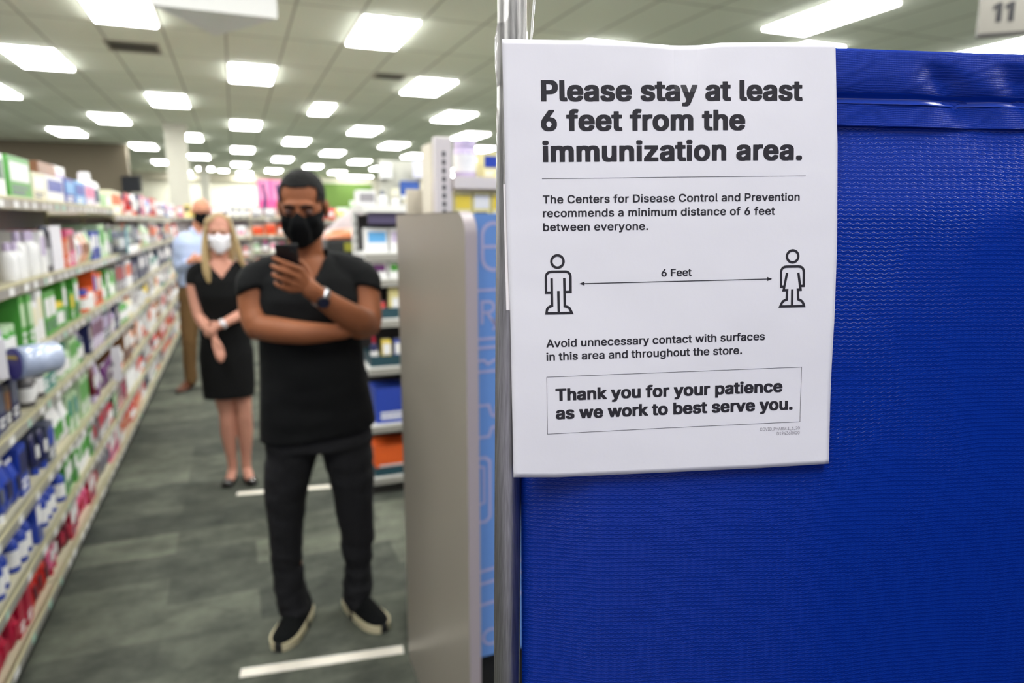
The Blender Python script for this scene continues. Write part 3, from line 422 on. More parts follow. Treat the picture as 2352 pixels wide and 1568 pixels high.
# aisle number sign at right
r = empty('hanging_sign', (4.05, 2.86, 2.66), R(-40), 'shaded hanging aisle number sign at the top right above the blue screen', 'hanging sign')
boxobj('sign_board', mat('shaded_sign_board', (118, 115, 106), .6), (-.02, .80, 0, .03, 0, .55), r)  # shade on the sign face is put into the board's grey colour
boxobj('bottom_rail', mat('dark_sign_rail', (52, 50, 46), .6), (-.02, .80, -.002, .032, -.02, 0), r)
bm = bmesh.new(); limb(bm, [(.1, .015, .55), (.1, .015, .94)], [.004, .004], 6); limb(bm, [(.6, .015, .55), (.6, .015, .94)], [.004, .004], 6)
obj('hanging_wire', bm, M_WIRE, r)
for x0 in (.045, .105):
    bm = bmesh.new()
    vs = [bm.verts.new((x0+px, -.002, .055+pz)) for px, pz in ((.016, 0), (.044, 0), (.044, .105), (.022, .105), (-.002, .088), (-.002, .064), (.016, .074))]
    bm.faces.new(vs); obj('digit_one', bm, mat('black_print', (22, 22, 24), .7), r)
for x0, z0, wd in ((.235, .115, .3), (.235, .035, .34)):
    bm = bmesh.new()
    for k in range(5): box(bm, x0+k*.055, x0+k*.055+.035, -.002, 0, z0, z0+(.03, .038, .03, .042, .03)[k])
    obj('sign_print', bm, M_INK, r)

# ------------------------------------------------------------------ wall monitor
r = empty('wall_monitor', (-2.42, 20.7, 2.35), R(-38), 'dark flat monitor hung on the end of the brown wall at left', 'monitor')
boxobj('monitor_case', mat('monitor_case', (40, 40, 38), .5), (-.3, .3, -.03, .03, 0, .42), r, bev=.01)
boxobj('screen', mat('dark_screen', (30, 33, 33), .3), (-.28, .28, -.036, -.03, .02, .40), r)
bm = bmesh.new(); limb(bm, [(0, .03, .22), (0, .12, .24), (.02, .34, .26)], [.02, .02, .02], 8)
obj('bracket', bm, mat('bracket_grey', (150, 146, 130), .5), r)

# ------------------------------------------------------------------ distancing tape on the floor
M_TAPE = mat('white_floor_tape', (236, 230, 216), .6, mottle=.05, mscale=30)
def floor_tape(p0, p1, w, label):
    p0, p1 = Vector(p0), Vector(p1); d = (p1-p0).normalized(); n = Vector((-d.y, d.x))
    bm = bmesh.new(); N = 24; prev = None
    for k in range(N+1):
        p = p0 + (p1-p0)*(k/N); jit = .002*noise.noise((k*.9, p0.x, 3))
        a = p + n*(w/2+jit); b = p - n*(w/2-jit)
        cur = [bm.verts.new((a.x, a.y, .0015)), bm.verts.new((b.x, b.y, .0015)), bm.verts.new((a.x, a.y, .0001)), bm.verts.new((b.x, b.y, .0001))]
        if prev:
            bm.faces.new((prev[1], cur[1], cur[0], prev[0])); bm.faces.new((prev[0], cur[0], cur[2], prev[2])); bm.faces.new((cur[1], prev[1], prev[3], cur[3]))
        prev = cur
    tag(obj('floor_tape', bm, M_TAPE), label, 'floor tape', 'floor distancing tape')
floor_tape((-.083, 2.415), (.492, 2.335), .05, 'white tape strip on the carpet in front of the man with the phone')
floor_tape((-.086, 4.185), (.50, 4.085), .052, 'white tape strip on the carpet in front of the woman')

# ------------------------------------------------------------------ packaged goods
PAL = {'white': (236, 236, 236), 'cream': (232, 226, 196), 'green': (76, 158, 62), 'pale green': (182, 210, 170), 'dark green': (28, 92, 52), 'teal': (24, 128, 118),
       'blue': (36, 66, 168), 'light blue': (96, 168, 224), 'navy': (28, 34, 84), 'crimson': (178, 28, 62), 'pink': (226, 108, 150), 'red': (204, 44, 36),
       'orange': (226, 98, 40), 'brown': (136, 92, 58), 'purple': (104, 44, 112), 'lavender': (196, 182, 212), 'grey': (150, 146, 150), 'dark grey': (84, 82, 84),
       'yellow': (236, 210, 74), 'maroon': (98, 26, 44), 'slate': (92, 98, 118), 'peach': (226, 172, 146), 'black': (26, 26, 28), 'dark teal': (22, 62, 74), 'pale yellow': (236, 226, 160)}
def gloss(c):
    return mat('print_' + c.replace(' ', '_'), PAL[c], .38, spec=.45)
PROTO = {}
def product(kind, ca, cb, w, d, h):
    """one pack standing on z=0, front facing +x, its front plane at x=0"""
    key = (kind, ca, cb, w, d, h)
    if key in PROTO: return copy_tree(PROTO[key])
    A, B = gloss(ca), gloss(cb)
    Wt = gloss('white' if cb != 'white' else 'slate')
    if kind == 'carton':
        bm = bmesh.new(); box(bm, -d, 0, -w/2, w/2, 0, h, bev=.0015)
        root = obj('carton', bm, A)
        bm = bmesh.new(); box(bm, -.001, .0012, -w*.42, w*.42, h*.42, h*.86)
        lb = obj('front_label', bm, B, root)
        bm = bmesh.new(); box(bm, .0, .0014, -w*.40, w*.15, h*.12, h*.20); box(bm, .0, .0014, -w*.40, w*.32, h*.25, h*.31)
        obj('print', bm, Wt, root)
        bm = bmesh.new(); box(bm, -d*.75, -d*.2, -w*.35, w*.35, h-.0005, h+.0008)
        obj('top_label', bm, B, root)
    elif kind == 'bottle':
        r_ = w*.46
        root_bm = bmesh.new(); lathe(root_bm, [(0, 0), (r_*.94, 0), (r_, h*.03), (r_, h*.6), (r_*.9, h*.7), (r_*.42, h*.78), (r_*.36, h*.80)], 20, mtx=Matrix.Translation((-r_, 0, 0)))
        root = obj('bottle', root_bm, A, smooth=True)
        bm = bmesh.new(); lathe(bm, [(r_*.44, h*.785), (r_*.46, h*.80), (r_*.44, h*.97), (r_*.36, h)], 16, mtx=Matrix.Translation((-r_, 0, 0)))
        obj('cap', bm, B, root)
        bm = bmesh.new(); lathe(bm, [(r_*1.012, h*.14), (r_*1.012, h*.52)], 20, mtx=Matrix.Translation((-r_, 0, 0)))
        obj('label', bm, Wt if ca == 'white' else gloss('white'), root)
    elif kind == 'jar':
        r_ = w*.47
        bm = bmesh.new(); lathe(bm, [(0, 0), (r_*.95, 0), (r_, h*.04), (r_, h*.74), (r_*.86, h*.8)], 22, mtx=Matrix.Translation((-r_, 0, 0)))
        root = obj('jar', bm, A, smooth=True)
        bm = bmesh.new(); lathe(bm, [(r_*.93, h*.79), (r_*.95, h*.81), (r_*.95, h*.98), (r_*.88, h)], 22, mtx=Matrix.Translation((-r_, 0, 0)))
        obj('lid', bm, B, root)
        bm = bmesh.new(); lathe(bm, [(r_*1.012, h*.16), (r_*1.012, h*.62)], 22, mtx=Matrix.Translation((-r_, 0, 0)))
        obj('label', bm, Wt, root)
    elif kind == 'tube':
        bm = bmesh.new(); rings = []
        for z, t, ww in ((.2, .7, .72), (.24, .9, .9), (.5, .75, .96), (.8, .35, 1), (1, .06, 1)):
            rings.append([(-d/2+d/2*t*math.sin(2*PI*k/16), w/2*ww*math.cos(2*PI*k/16), h*z) for k in range(16)])
        loft(bm, rings); root = obj('tube', bm, A, smooth=True)
        bm = bmesh.new(); lathe(bm, [(min(w, d)*.34, 0), (min(w, d)*.36, h*.02), (min(w, d)*.34, h*.21)], 16, mtx=Matrix.Translation((-d/2, 0, 0))); obj('cap', bm, B, root)
        bm = bmesh.new(); box(bm, -d*.16, -d*.02, -w*.26, w*.26, h*.42, h*.70); obj('front_label', bm, Wt, root)
    else:  # pouch
        bm = bmesh.new(); rings = []
        for z, t, ww in ((0, .10, .92), (.06, .55, 1), (.3, 1, 1), (.6, .85, 1), (.84, .3, .98), (.9, .05, .98), (1, .05, .98)):
            ring = []
            for k in range(16):
                a = 2*PI*k/16
                ring.append((-d/2 + d/2*t*math.sin(a), w/2*ww*(abs(math.cos(a))**.5)*(1 if math.cos(a) >= 0 else -1), h*z))
            rings.append(ring)
        loft(bm, rings); root = obj('pouch', bm, A, smooth=True)
        bm = bmesh.new(); box(bm, -d*.12, .001, -w*.3, w*.3, h*.3, h*.62); obj('front_label', bm, B, root)
        bm = bmesh.new(); box(bm, -d/2-.0012-d*.03, -d/2+.0012+d*.03, -w*.47, w*.47, h*.91, h*.985); obj('top_seal', bm, Wt, root)
    PROTO[key] = root
    return root

KINDWORD = {'tube': 'tube', 'carton': 'carton', 'bottle': 'bottle', 'jar': 'jar', 'pouch': 'pouch'}
def put(kind, ca, cb, w, d, h, loc, rz, label, group):
    o = product(kind, ca, cb, round(w, 3), round(d, 3), round(h, 3))
    o.location = loc; o.rotation_euler = (0, 0, rz)
    return tag(o, label, KINDWORD[kind], group)

M_BEIGE = mat('beige_shelf_enamel', (206, 200, 172), .45)
M_RAIL = mat('beige_rail_enamel', (196, 190, 152), .4)
M_RAILF = mat('grey_ticket_strip', (150, 148, 142), .3)
M_TICKET = mat('white_price_ticket', (238, 238, 236), .5)
M_TICKET2 = mat('mint_price_ticket', (176, 214, 196), .5)
M_BACK = mat('grey_pegboard', (190, 184, 188), .7, mottle=.05, mscale=30)
M_KICK = mat('dark_kickplate', (30, 29, 27), .6)

def shelf_bay(name, L, zs, depth, loc, rz, label, tickets=8, top=1.72, group=None, rail_h=.05, mats=None):
    """shelving bay: local +x is the aisle side, y runs along the bay from 0 to L, shelf fronts at x=0"""
    mb, mr, mk = mats or (M_BEIGE, M_RAIL, M_BACK)
    r = empty(name, loc, rz, label, 'shelving', group)
    boxobj('back_panel', mk, (-depth-.02, -depth, .02, L-.02, .1, top-.02), r)
    for y in (0, L):
        a = max(0, y-.025) if y else 0
        bm = bmesh.new(); box(bm, -depth-.045, -depth+.022, a, a+.025, 0, top)
        for k in range(int((top-.15)/.05)):
            box(bm, -depth+.0215, -depth+.0226, a+.009, a+.016, .12+k*.05, .145+k*.05, mi=1)
        obj('upright', bm, [mb, M_KICK], r)
    for n, z in enumerate(zs):
        dd = depth if n < len(zs)-1 or len(zs) < 4 else depth-.06
        bm = bmesh.new(); box(bm, -depth, -.006, .004, L-.004, z-.03, z-.004)
        s = obj('shelf_board' if n else 'base_deck', bm, mb, r)
        bm = bmesh.new(); box(bm, -.012, 0, .002, L-.002, z-rail_h, z, bev=.003)
        box(bm, -.0125, .004, .002, L-.002, z-.012, z, bev=.002)
        obj('price_rail', bm, mr, s)
        bm = bmesh.new(); box(bm, -.001, .0012, .004, L-.004, z-rail_h+.004, z-.014)
        obj('ticket_strip', bm, M_RAILF, s)
        for t in range(tickets):
            y = (t+.5)*L/tickets + random.uniform(-.03, .03)
            w = random.choice((.03, .045, .06))
            boxobj('price_ticket', M_TICKET2 if random.random() < .12 else M_TICKET, (0.001, .0022, y-w/2, y+w/2, z-rail_h+.006, z-.016), s)
    if zs[0] > .06:
        boxobj('kickplate', M_KICK, (-depth, -.03, .004, L-.004, 0, zs[0]-rail_h+.004), r)
    return r

# ---- the long left-hand run
XF = -.78
BAY = 1.22
ZN = [.125, .345, .575, .865, 1.10, 1.372, 1.695]
ZF = [.125, .345, .575, .865, 1.10, 1.372, 1.655]
SCHEME = {  # per shelf from the floor: list of (y up to, colours)
    0: [(4.4, ['crimson crimson', 'crimson red', 'pink crimson', 'red maroon', 'crimson white', 'maroon crimson']), (6.3, ['red peach', 'pink white', 'crimson white', 'white orange', 'grey slate']), (99, ['white red', 'grey orange', 'slate white', 'cream red', 'white teal'])],
    1: [(3.5, ['blue white', 'blue navy', 'navy blue', 'blue slate']), (4.2, ['pale green green', 'green white', 'white green']), (5.6, ['crimson grey', 'maroon pink', 'grey crimson', 'peach maroon', 'dark green pale green']), (99, ['white red', 'slate grey', 'brown orange', 'white light blue', 'red white'])],
    2: [(3.45, ['blue navy', 'navy blue', 'blue white', 'slate blue']), (4.25, ['pale green green', 'green pale green', 'white green', 'pale green teal']), (5.3, ['purple grey', 'grey purple', 'maroon lavender', 'lavender purple']), (99, ['white orange', 'grey slate', 'brown white', 'white red', 'peach grey'])],
    3: [(3.35, ['navy slate', 'dark grey brown', 'blue navy']), (4.15, ['pale green green', 'green white', 'pale green teal', 'teal pale green']), (5.5, ['grey purple', 'slate lavender', 'lavender maroon', 'navy grey']), (99, ['white grey', 'cream orange', 'white teal', 'grey white', 'yellow black', 'green white'])],
    4: [(3.5, ['white cream', 'green pale green', 'white lavender']), (4.35, ['green white', 'pale green green', 'green yellow', 'white green']), (4.95, ['orange white', 'white orange', 'orange blue']), (5.6, ['green pale green', 'pale green green', 'green white']), (99, ['slate white', 'grey red', 'white orange', 'navy grey', 'white teal'])],
    5: [(3.7, ['white lavender', 'lavender white', 'white maroon', 'grey white']), (3.95, ['grey slate']), (4.12, ['orange peach']), (4.3, ['pink brown', 'peach red']), (4.5, ['white lavender']), (4.8, ['pale green white', 'peach brown', 'brown peach']), (5.05, ['light blue slate', 'blue white']), (5.6, ['pale green green', 'grey green', 'pale green white']), (99, ['white navy', 'pale green white', 'red white', 'navy cream', 'grey orange', 'white red'])],
    6: [(99, ['red white', 'pink white', 'light blue orange', 'blue peach', 'white red', 'orange brown', 'navy white', 'lavender white', 'white cream', 'slate white'])],
}
SHN = {0: 'bottom', 1: 'second-lowest', 2: 'third-lowest', 3: 'middle', 4: 'third-highest', 5: 'second-highest', 6: 'top'}
KMIX = {0: ['carton', 'pouch', 'tube'], 1: ['carton', 'bottle', 'carton'], 2: ['carton', 'tube', 'pouch'], 3: ['carton', 'bottle', 'carton'], 4: ['carton', 'carton', 'jar'], 5: ['carton', 'carton', 'bottle', 'pouch'], 6: ['carton', 'bottle', 'carton']}
for b in range(8):
    y0 = 1.94 + BAY*b
    near = b < 3
    zs = ZN if near else ZF
    shelf_bay('shelving_bay', BAY-.004, zs, .42, (XF, y0, 0), 0, 'beige stocked shelving bay of the left aisle, %s from the camera' % ORD[b],
              tickets=9 if b in (1, 2) else (5 if b == 0 else (6 if b < 5 else 4)), top=1.74 if near else 1.70, group='left aisle shelving bays')
    for s in range(7):
        if near and s == 6: continue
        if b == 0 and s > 4: continue
        head = (zs[s+1]-zs[s]-.05) if s < 6 else .2
        y = y0 + (.03 if (b, s) != (3, 6) else .96); n_ = 0; kmul = 1.0 if near else (1.45 if b < 5 else 2.0)
        run_k = run_c = None; left = 0
        while y < y0+BAY-.05:
            cols = next(c for lim, c in SCHEME[s] if y < lim)
            if left <= 0 or run_c not in cols:
                run_c = random.choice(cols); run_k = random.choice(KMIX[s] if near else KMIX[s] + ['bottle', 'tube', 'pouch', 'jar'][:3 if s else 2]); left = random.choice((1, 2, 2, 3))
                h = round(min(head*.94, random.choice((.15, .17, .19, .21))*(1 if near else 1.15)), 2); w = random.choice((.07, .085, .1))*kmul
                if run_k in ('bottle', 'jar', 'tube'): w = .068*min(kmul, 1.5); h = min(head*.9, h if run_k != 'jar' else .12)
            left -= 1
            if y+w > y0+BAY-.02: break
            ca, cb = None, None
            for c1 in sorted(PAL, key=len, reverse=True):
                if run_c.startswith(c1+' '): ca, cb = c1, run_c[len(c1)+1:]; break
            put(run_k, ca, cb, w, .26 if run_k == 'carton' else (.045 if run_k == 'tube' else .06), h, (XF-.016-random.uniform(0, .012), y+w/2, zs[s]-.004), 0,
                '%s and %s %s, %s in row, %s shelf, %s left bay' % (ca, cb, KINDWORD[run_k], ORD[n_], SHN[s], ORD[b]), '%s shelf goods of the left aisle' % SHN[s])
            n_ += 1
            y += w + random.uniform(.006, .02) + (.0 if random.random() > .08 else .05)

# ---- hand-picked goods on the near top shelf (fronts at x=-.84)
TOPG = 'goods on top of the near left shelving'
zt = ZN[6]-.004
def top(kind, ca, cb, w, d, h, y, label, x=-.83):
    put(kind, ca, cb, w, d, h, (x, y, zt), 0, label, TOPG)
top('carton', 'white', 'dark green', .20, .2, .17, 3.22, 'tall white and dark green carton at the near end of the top shelf')
top('carton', 'green', 'white', .33, .16, .175, 3.54, 'large bright green carton with a white front on the top shelf')
top('carton', 'cream', 'white', .22, .16, .13, 3.84, 'cream carton beside the large green carton on the top shelf')
top('carton', 'white', 'blue', .36, .16, .13, 4.16, 'white carton with a blue label on the near top shelf')
top('carton', 'brown', 'brown', .42, .12, .25, 4.95, 'plain brown cardboard carton standing at the back of the top shelf', -1.02)
top('carton', 'blue', 'light blue', .24, .12, .14, 4.50, 'blue carton, nearer of the blue pair on the top shelf')
top('carton', 'light blue', 'blue', .26, .12, .14, 4.77, 'light blue carton, farther of the blue pair on the top shelf')
top('carton', 'white', 'lavender', .30, .10, .26, 5.36, 'tall white carton standing behind the white bottle on the top shelf', -1.04)
top('carton', 'lavender', 'pink', .30, .12, .135, 5.08, 'lavender carton with a pink label on the top shelf')
top('bottle', 'white', 'white', .17, .17, .23, 5.40, 'tall white bottle with a white cap on the top shelf')
zt = ZF[6]-.004
top('carton', 'pale green', 'white', .16, .12, .14, 5.74, 'pale green carton right of the tall white bottle on the top shelf')
top('carton', 'cream', 'orange', .50, .14, .175, 6.11, 'wide cream carton with an orange label on the top shelf')
top('carton', 'red', 'white', .12, .12, .12, 6.46, 'small red carton beside the wide cream carton on the top shelf')

# ---- shelf flags and dispensers on the left run
M_CLEAR = mat('clear_plastic', (235, 240, 245), .08, trans=.9)
r = empty('shelf_talker', (XF-.004, 2.895, 1.085), R(-38), 'shiny pale blue curved shelf talker with a violet oval badge on the left price rail', 'shelf talker', 'shelf talkers of the left aisle')
bm = bmesh.new(); n = 24
for a, b2 in ((.056, .054),):
    ring = []
    for k in range(n+1):
        t = PI*2*k/n*.985
        ring.append((.058+a*math.cos(t+1.4), a*math.sin(t+1.4)))
    prev = None
    for (x, z) in ring:
        cur = [bm.verts.new((x, -.02, z+.02)), bm.verts.new((x, .13, z+.02))]
        if prev: bm.faces.new((prev[0], cur[0], cur[1], prev[1]))
        prev = cur
o = obj('curved_flag', bm, mat('glossy_blue_white_film', (176, 188, 214), .14, spec=.9), r, smooth=True)
so = o.modifiers.new('t', 'SOLIDIFY'); so.thickness = .0015
bm = bmesh.new(); lathe(bm, [(0, 0), (.050, 0), (.052, .002), (.050, .004), (0, .004)], 28, mtx=Matrix.Translation((.058, -.022, .02)) @ Matrix.Rotation(PI/2, 4, 'X') @ Matrix.Diagonal((.8, 1.1, 1, 1)))
b_ = obj('oval_badge', bm, mat('violet_badge', (58, 52, 128), .35), r)
bm = bmesh.new(); box(bm, .035, .082, -.0285, -.0262, .038, .048); obj('gold_mark', bm, mat('gold_print', (186, 160, 70), .4), b_)
def flag(y, z0, w, h, label, tilt=.3):
    r = empty('shelf_flag', (XF+.006, y, z0), tilt, label, 'shelf flag', 'shelf flags of the left aisle')
    bm = bmesh.new(); box(bm, 0, .09*w, -.001, .001, 0, h, bev=.0005); obj('flag_card', bm, mat('white_flag_card', (226, 224, 232), .5), r)
    bm = bmesh.new(); box(bm, -.006, .012, -.004, .004, h*.45, h*.55); obj('flag_clip', bm, M_CLEAR, r)
flag(4.86, .60, .6, .22, 'white card flag standing out from the rails of the left aisle, lower')
tag(boxobj('display_card', MATS['white_flag_card'], (XF-.012, XF-.008, 3.75, 3.95, 1.369, 1.58)), 'tall white display card standing among the goods of the second-highest left shelf', 'card')
bm = bmesh.new(); box(bm, 0, .07, -.001, .001, 0, .13)
tag(obj('info_card', bm, mat('white_flag_card', (226, 224, 232), .5)), 'white card hanging at the left end of the aisle beside the curved talker', 'info card').location = (XF+.004, 2.60, 1.10)
# clear dispenser tray on the second-highest shelf
r = empty('clear_dispenser', (XF+.02, 5.62, 1.372), 0, 'clear acrylic dispenser tray projecting from the second-highest left shelf', 'dispenser')
bm = bmesh.new(); box(bm, -.30, .04, 0, .006, 0, .20); box(bm, -.30, .04, .60, .606, 0, .20); box(bm, .034, .04, .006, .60, 0, .07); box(bm, -.30, .04, .006, .60, 0, .005)
obj('clear_tray', bm, M_CLEAR, r)
boxobj('teal_edge', mat('teal_edge', (70, 168, 178), .4), (.036, .043, -.002, .012, 0, .20), r)
boxobj('front_strip', M_SIGN, (.040, .0425, .02, .59, .0, .05), r)

# ---- right-hand end cap facing the camera (local +x turned to -y)
M_WHITE = mat('white_shelf_enamel', (226, 226, 222), .45)
EC = 'goods on the end display right of the man'
EX, EY = .66, 3.85
zs_e = [.112, .43, .775, 1.052, 1.285, 1.43]
r = shelf_bay('end_display', .95, zs_e, .36, (EX, EY, 0), -PI/2, 'white end-of-aisle display shelving right of the man', tickets=2, top=1.66, rail_h=.05, mats=(M_WHITE, M_WHITE, mat('dark_display_back', (52, 48, 48), .7)))
boxobj('header_panel', mat('violet_header', (68, 60, 92), .5), (-.02, .0, .03, .92, 1.585, 1.65), r)
boxobj('top_cap', M_WHITE, (-.36, .02, 0, .95, 1.65, 1.69), r)
def ec(kind, ca, cb, w, d, h, x, s, label, dy=.03):
    put(kind, ca, cb, w, d, h, (EX+x, EY+dy, zs_e[s]-.004), -PI/2, label, EC)
M_TRAY = mat('dark_teal_tray', (26, 66, 78), .5)
for s, hh, lab in ((0, .055, 'lowest'), (2, .065, 'middle'), (3, .065, 'upper')):
    bm = bmesh.new()
    for q in ((.02, .92, .012, .016), (.02, .92, .30, .304), (.02, .024, .016, .30), (.916, .92, .016, .30)): box(bm, *q, 0, hh)
    box(bm, .02, .92, .016, .30, 0, .004)
    o = tag(obj('display_tray', bm, M_TRAY), 'dark teal cardboard tray on the %s shelf of the end display' % lab, 'tray', 'teal trays on the end display')
    o.location = (EX, EY, zs_e[s]-.004)
ec('carton', 'orange', 'orange', .26, .2, .17, .16, 0, 'bright orange carton on the lowest shelf of the end display', .06)
ec('carton', 'red', 'white', .26, .2, .17, .44, 0, 'red carton beside the orange carton on the end display', .06)
ec('carton', 'orange', 'white', .24, .2, .15, .72, 0, 'orange carton with white label at the right of the end display', .06)
ec('carton', 'blue', 'blue', .30, .2, .21, .19, 1, 'plain royal blue carton on the second shelf of the end display', .04)
ec('carton', 'slate', 'white', .2, .2, .18, .48, 1, 'slate carton beside the royal blue carton on the end display', .04)
ec('carton', 'blue', 'white', .2, .2, .20, .74, 1, 'blue carton with white label on the end display', .04)
for k, (c1, c2) in enumerate((('navy', 'crimson'), ('yellow', 'white'), ('blue', 'white'), ('white', 'yellow'), ('slate', 'navy'), ('red', 'white'), ('blue', 'yellow'))):
    ec('bottle' if k % 3 == 0 else 'carton', c1, c2, .052, .05, (.17, .15, .15, .16, .19, .15, .15)[k], .05+k*.07, 2, 'small %s and %s pack, %s from the left on the middle end display shelf' % (c1, c2, ORD[k]), .05)
for k, (c1, c2, h) in enumerate((('red', 'white', .12), ('pale yellow', 'white', .21), ('cream', 'green', .2), ('pale yellow', 'cream', .2), ('cream', 'white', .2), ('white', 'red', .18))):
    ec('pouch', c1, c2, .10, .05, h-.02, .075+k*.115, 3, '%s and %s pouch, %s from the left on the upper end display shelf' % (c1, c2, ORD[k]), .05)
for k, (c1, c2) in enumerate((('white', 'purple'), ('white', 'green'), ('lavender', 'white'), ('white', 'purple'), ('cream', 'teal'), ('white', 'navy'))):
    ec('carton', c1, c2, .12, .12, .09, .075+k*.132, 4, 'low %s carton with %s label, %s on the second-highest end display shelf' % (c1, c2, ORD[k]), .05)
for k, (c1, c2) in enumerate((('white', 'light blue'), ('white', 'lavender'), ('white', 'light blue'), ('light blue', 'white'), ('white', 'blue'), ('white', 'slate'))):
    ec('carton', c1, c2, .12, .12, .135, .085+k*.132, 5, '%s carton with %s label, %s on the highest end display shelf' % (c1, c2, ORD[k]), .05)

# ---- pharmacy shelving behind the grey panel
M_PINK = mat('pale_enamel_upright', (216, 208, 206), .45)
PX, PY = .615, 2.20
zs_p = [.2, .7, 1.2, 1.50, 1.742]
r = empty('pharmacy_shelving', (PX, PY, 0), 0, 'tall pale slotted shelving with jars behind the blue pharmacy panel', 'shelving')
for x in (0, 1.2):
    bm = bmesh.new(); box(bm, x, x+.058, 0, .035, 0, 1.868, bev=.004)
    for k in range(62): box(bm, x+.024, x+.035, -.001, .0005, .19+k*.0265, .206+k*.0265, mi=1)
    obj('slotted_upright', bm, [M_PINK, M_KICK], r)
    if x == 0: boxobj('side_panel', mat('cream_side_panel', (224, 216, 196), .6), (-.004, 0, .036, .15, .1, 1.852), r)
boxobj('back_panel', mat('pale_yellow_back', (214, 206, 186), .7), (.0, 1.26, .4, .42, .1, 1.72), r)
for z in zs_p:
    s = boxobj('shelf_board', M_PINK, (.06, 1.2, -.01, .40, z-.03, z), r)
    boxobj('shelf_lip', M_PINK, (.06, 1.2, -.018, -.010, z-.036, z+.002), s)
PG = 'goods on the pharmacy shelving'
def ph(kind, ca, cb, w, d, h, x, z, label, dy=.02):
    put(kind, ca, cb, w, d, h, (PX+x, PY+dy, z), -PI/2, label, PG)
ph('jar', 'lavender', 'lavender', .082, .08, .125, .12, 1.742, 'pale lavender jar with a matching lid, leftmost on the pharmacy shelf')
ph('carton', 'pale yellow', 'blue', .055, .07, .085, .20, 1.742, 'pale yellow carton with a blue label beside the lavender jar')
ph('bottle', 'peach', 'brown', .06, .06, .12, .27, 1.742, 'peach bottle with a brown cap on the top pharmacy shelf')
ph('carton', 'lavender', 'pink', .08, .08, .15, .35, 1.742, 'tall lavender carton with pink label on the top pharmacy shelf')
ph('carton', 'white', 'lavender', .08, .08, .13, .44, 1.742, 'white carton with lavender label on the top pharmacy shelf')
ph('bottle', 'purple', 'white', .06, .06, .10, .52, 1.742, 'small purple bottle on the top pharmacy shelf')
ph('carton', 'white', 'grey', .1, .1, .12, .62, 1.742, 'white carton with a grey label at right on the top pharmacy shelf')
for k in range(6):
    ph('carton', 'pale yellow', 'white' if k % 2 else 'yellow', .062, .1, .10, .10+k*.066, 1.60-.0, 'pale yellow carton, %s in the row under the top pharmacy shelf' % ORD[k])
s = boxobj('shelf_board', M_PINK, (.06, 1.2, -.005, .40, 1.575, 1.60), r)
tag(boxobj('shelf_sign', mat('lavender_card', (206, 196, 216), .5), (PX+.23, PX+.42, PY-.024, PY-.021, 1.58, 1.66)), 'blank lavender card hung on the pharmacy shelf front', 'sign')

# ---- grey partition and blue pharmacy panel
M_LAM = mat('grey_laminate', (150, 143, 130), .34, spec=.5, mottle=.04, mscale=3)
M_EDGE = mat('pale_partition_edge', (158, 148, 150), .4)
r = empty('partition_panel', (.5, 1.54, 0), 0, 'tall grey laminate partition with a rounded top corner beside the blue panel', 'partition')
def part_outline(y0, y1, h, rad):
    pts = [(y1, 0), (y1, h)]
    for k in range(9):
        a = PI/2*k/8
        pts.append((y0+rad-rad*math.sin(a), h-rad+rad*math.cos(a)))
    pts.append((y0, 0))
    return pts
bm = bmesh.new(); o_ = part_outline(0, .74, 1.622, .06)
va = [bm.verts.new((.001, y, z)) for y, z in o_]; vb = [bm.verts.new((.028, y, z)) for y, z in o_]
bm.faces.new(va); bm.faces.new(vb[::-1])
for k in range(len(o_)): bm.faces.new((va[k], vb[k], vb[(k+1) % len(o_)], va[(k+1) % len(o_)]))
bmesh.ops.recalc_face_normals(bm, faces=bm.faces[:])
obj('laminate_board', bm, M_LAM, r)
bm = bmesh.new(); pv = None
for y, z in o_[1:]:
    cur = [bm.verts.new((-.0005, y-.0012, z+.0008)), bm.verts.new((.030, y-.0012, z+.0008))]
    if pv: bm.faces.new((pv[0], cur[0], cur[1], pv[1]))
    pv = cur
obj('edge_band', bm, M_EDGE, r, smooth=True)
r = empty('pharmacy_poster', (.531, 1.56, 0), 0, 'sky blue pharmacy panel printed with pale capsule and medicine outlines', 'poster')
boxobj('panel_board', mat('sky_blue_print', (96, 136, 196), .5, mottle=.05, mscale=4), (0, .9, 0, .02, .455, 1.618), r)
boxobj('dark_base', mat('black_base', (12, 12, 13), .6), (0.02, .9, .03, .3, 0, .455), r)
def ribbon(bm, pts, w, f, closed=False):
    P = [Vector(p) for p in pts]; N = len(P); L, Rr = [], []
    for i in range(N):
        a = P[i-1] if (i or closed) else P[i]; c = P[(i+1) % N] if (i < N-1 or closed) else P[i]
        d1 = (P[i]-a); d2 = (c-P[i])
        d1 = d1.normalized() if d1.length > 1e-9 else d2.normalized(); d2 = d2.normalized() if d2.length > 1e-9 else d1
        n1, n2 = Vector((-d1.y, d1.x)), Vector((-d2.y, d2.x)); m = n1+n2
        m = m/max(.4, m.dot(n1)) if m.length > 1e-6 else n1
        L.append(bm.verts.new(f(*(P[i]+m*w/2)))); Rr.append(bm.verts.new(f(*(P[i]-m*w/2))))
    for i in range(N if closed else N-1):
        k = (i+1) % N
        bm.faces.new((L[i], Rr[i], Rr[k], L[k]))
def arc(cx, cy, r_, a0, a1, n=10):
    return [(cx+r_*math.cos(R(a0+(a1-a0)*k/n)), cy+r_*math.sin(R(a0+(a1-a0)*k/n))) for k in range(n+1)]
F_ = lambda x, z: (x, -.0012, z)
LILAC = mat('pale_lilac_print', (160, 158, 192), .5)
def drawing(nm, *ribs):
    bm = bmesh.new()
    for pts, w, cl in ribs: ribbon(bm, pts, w, F_, cl)
    obj(nm, bm, LILAC, r)
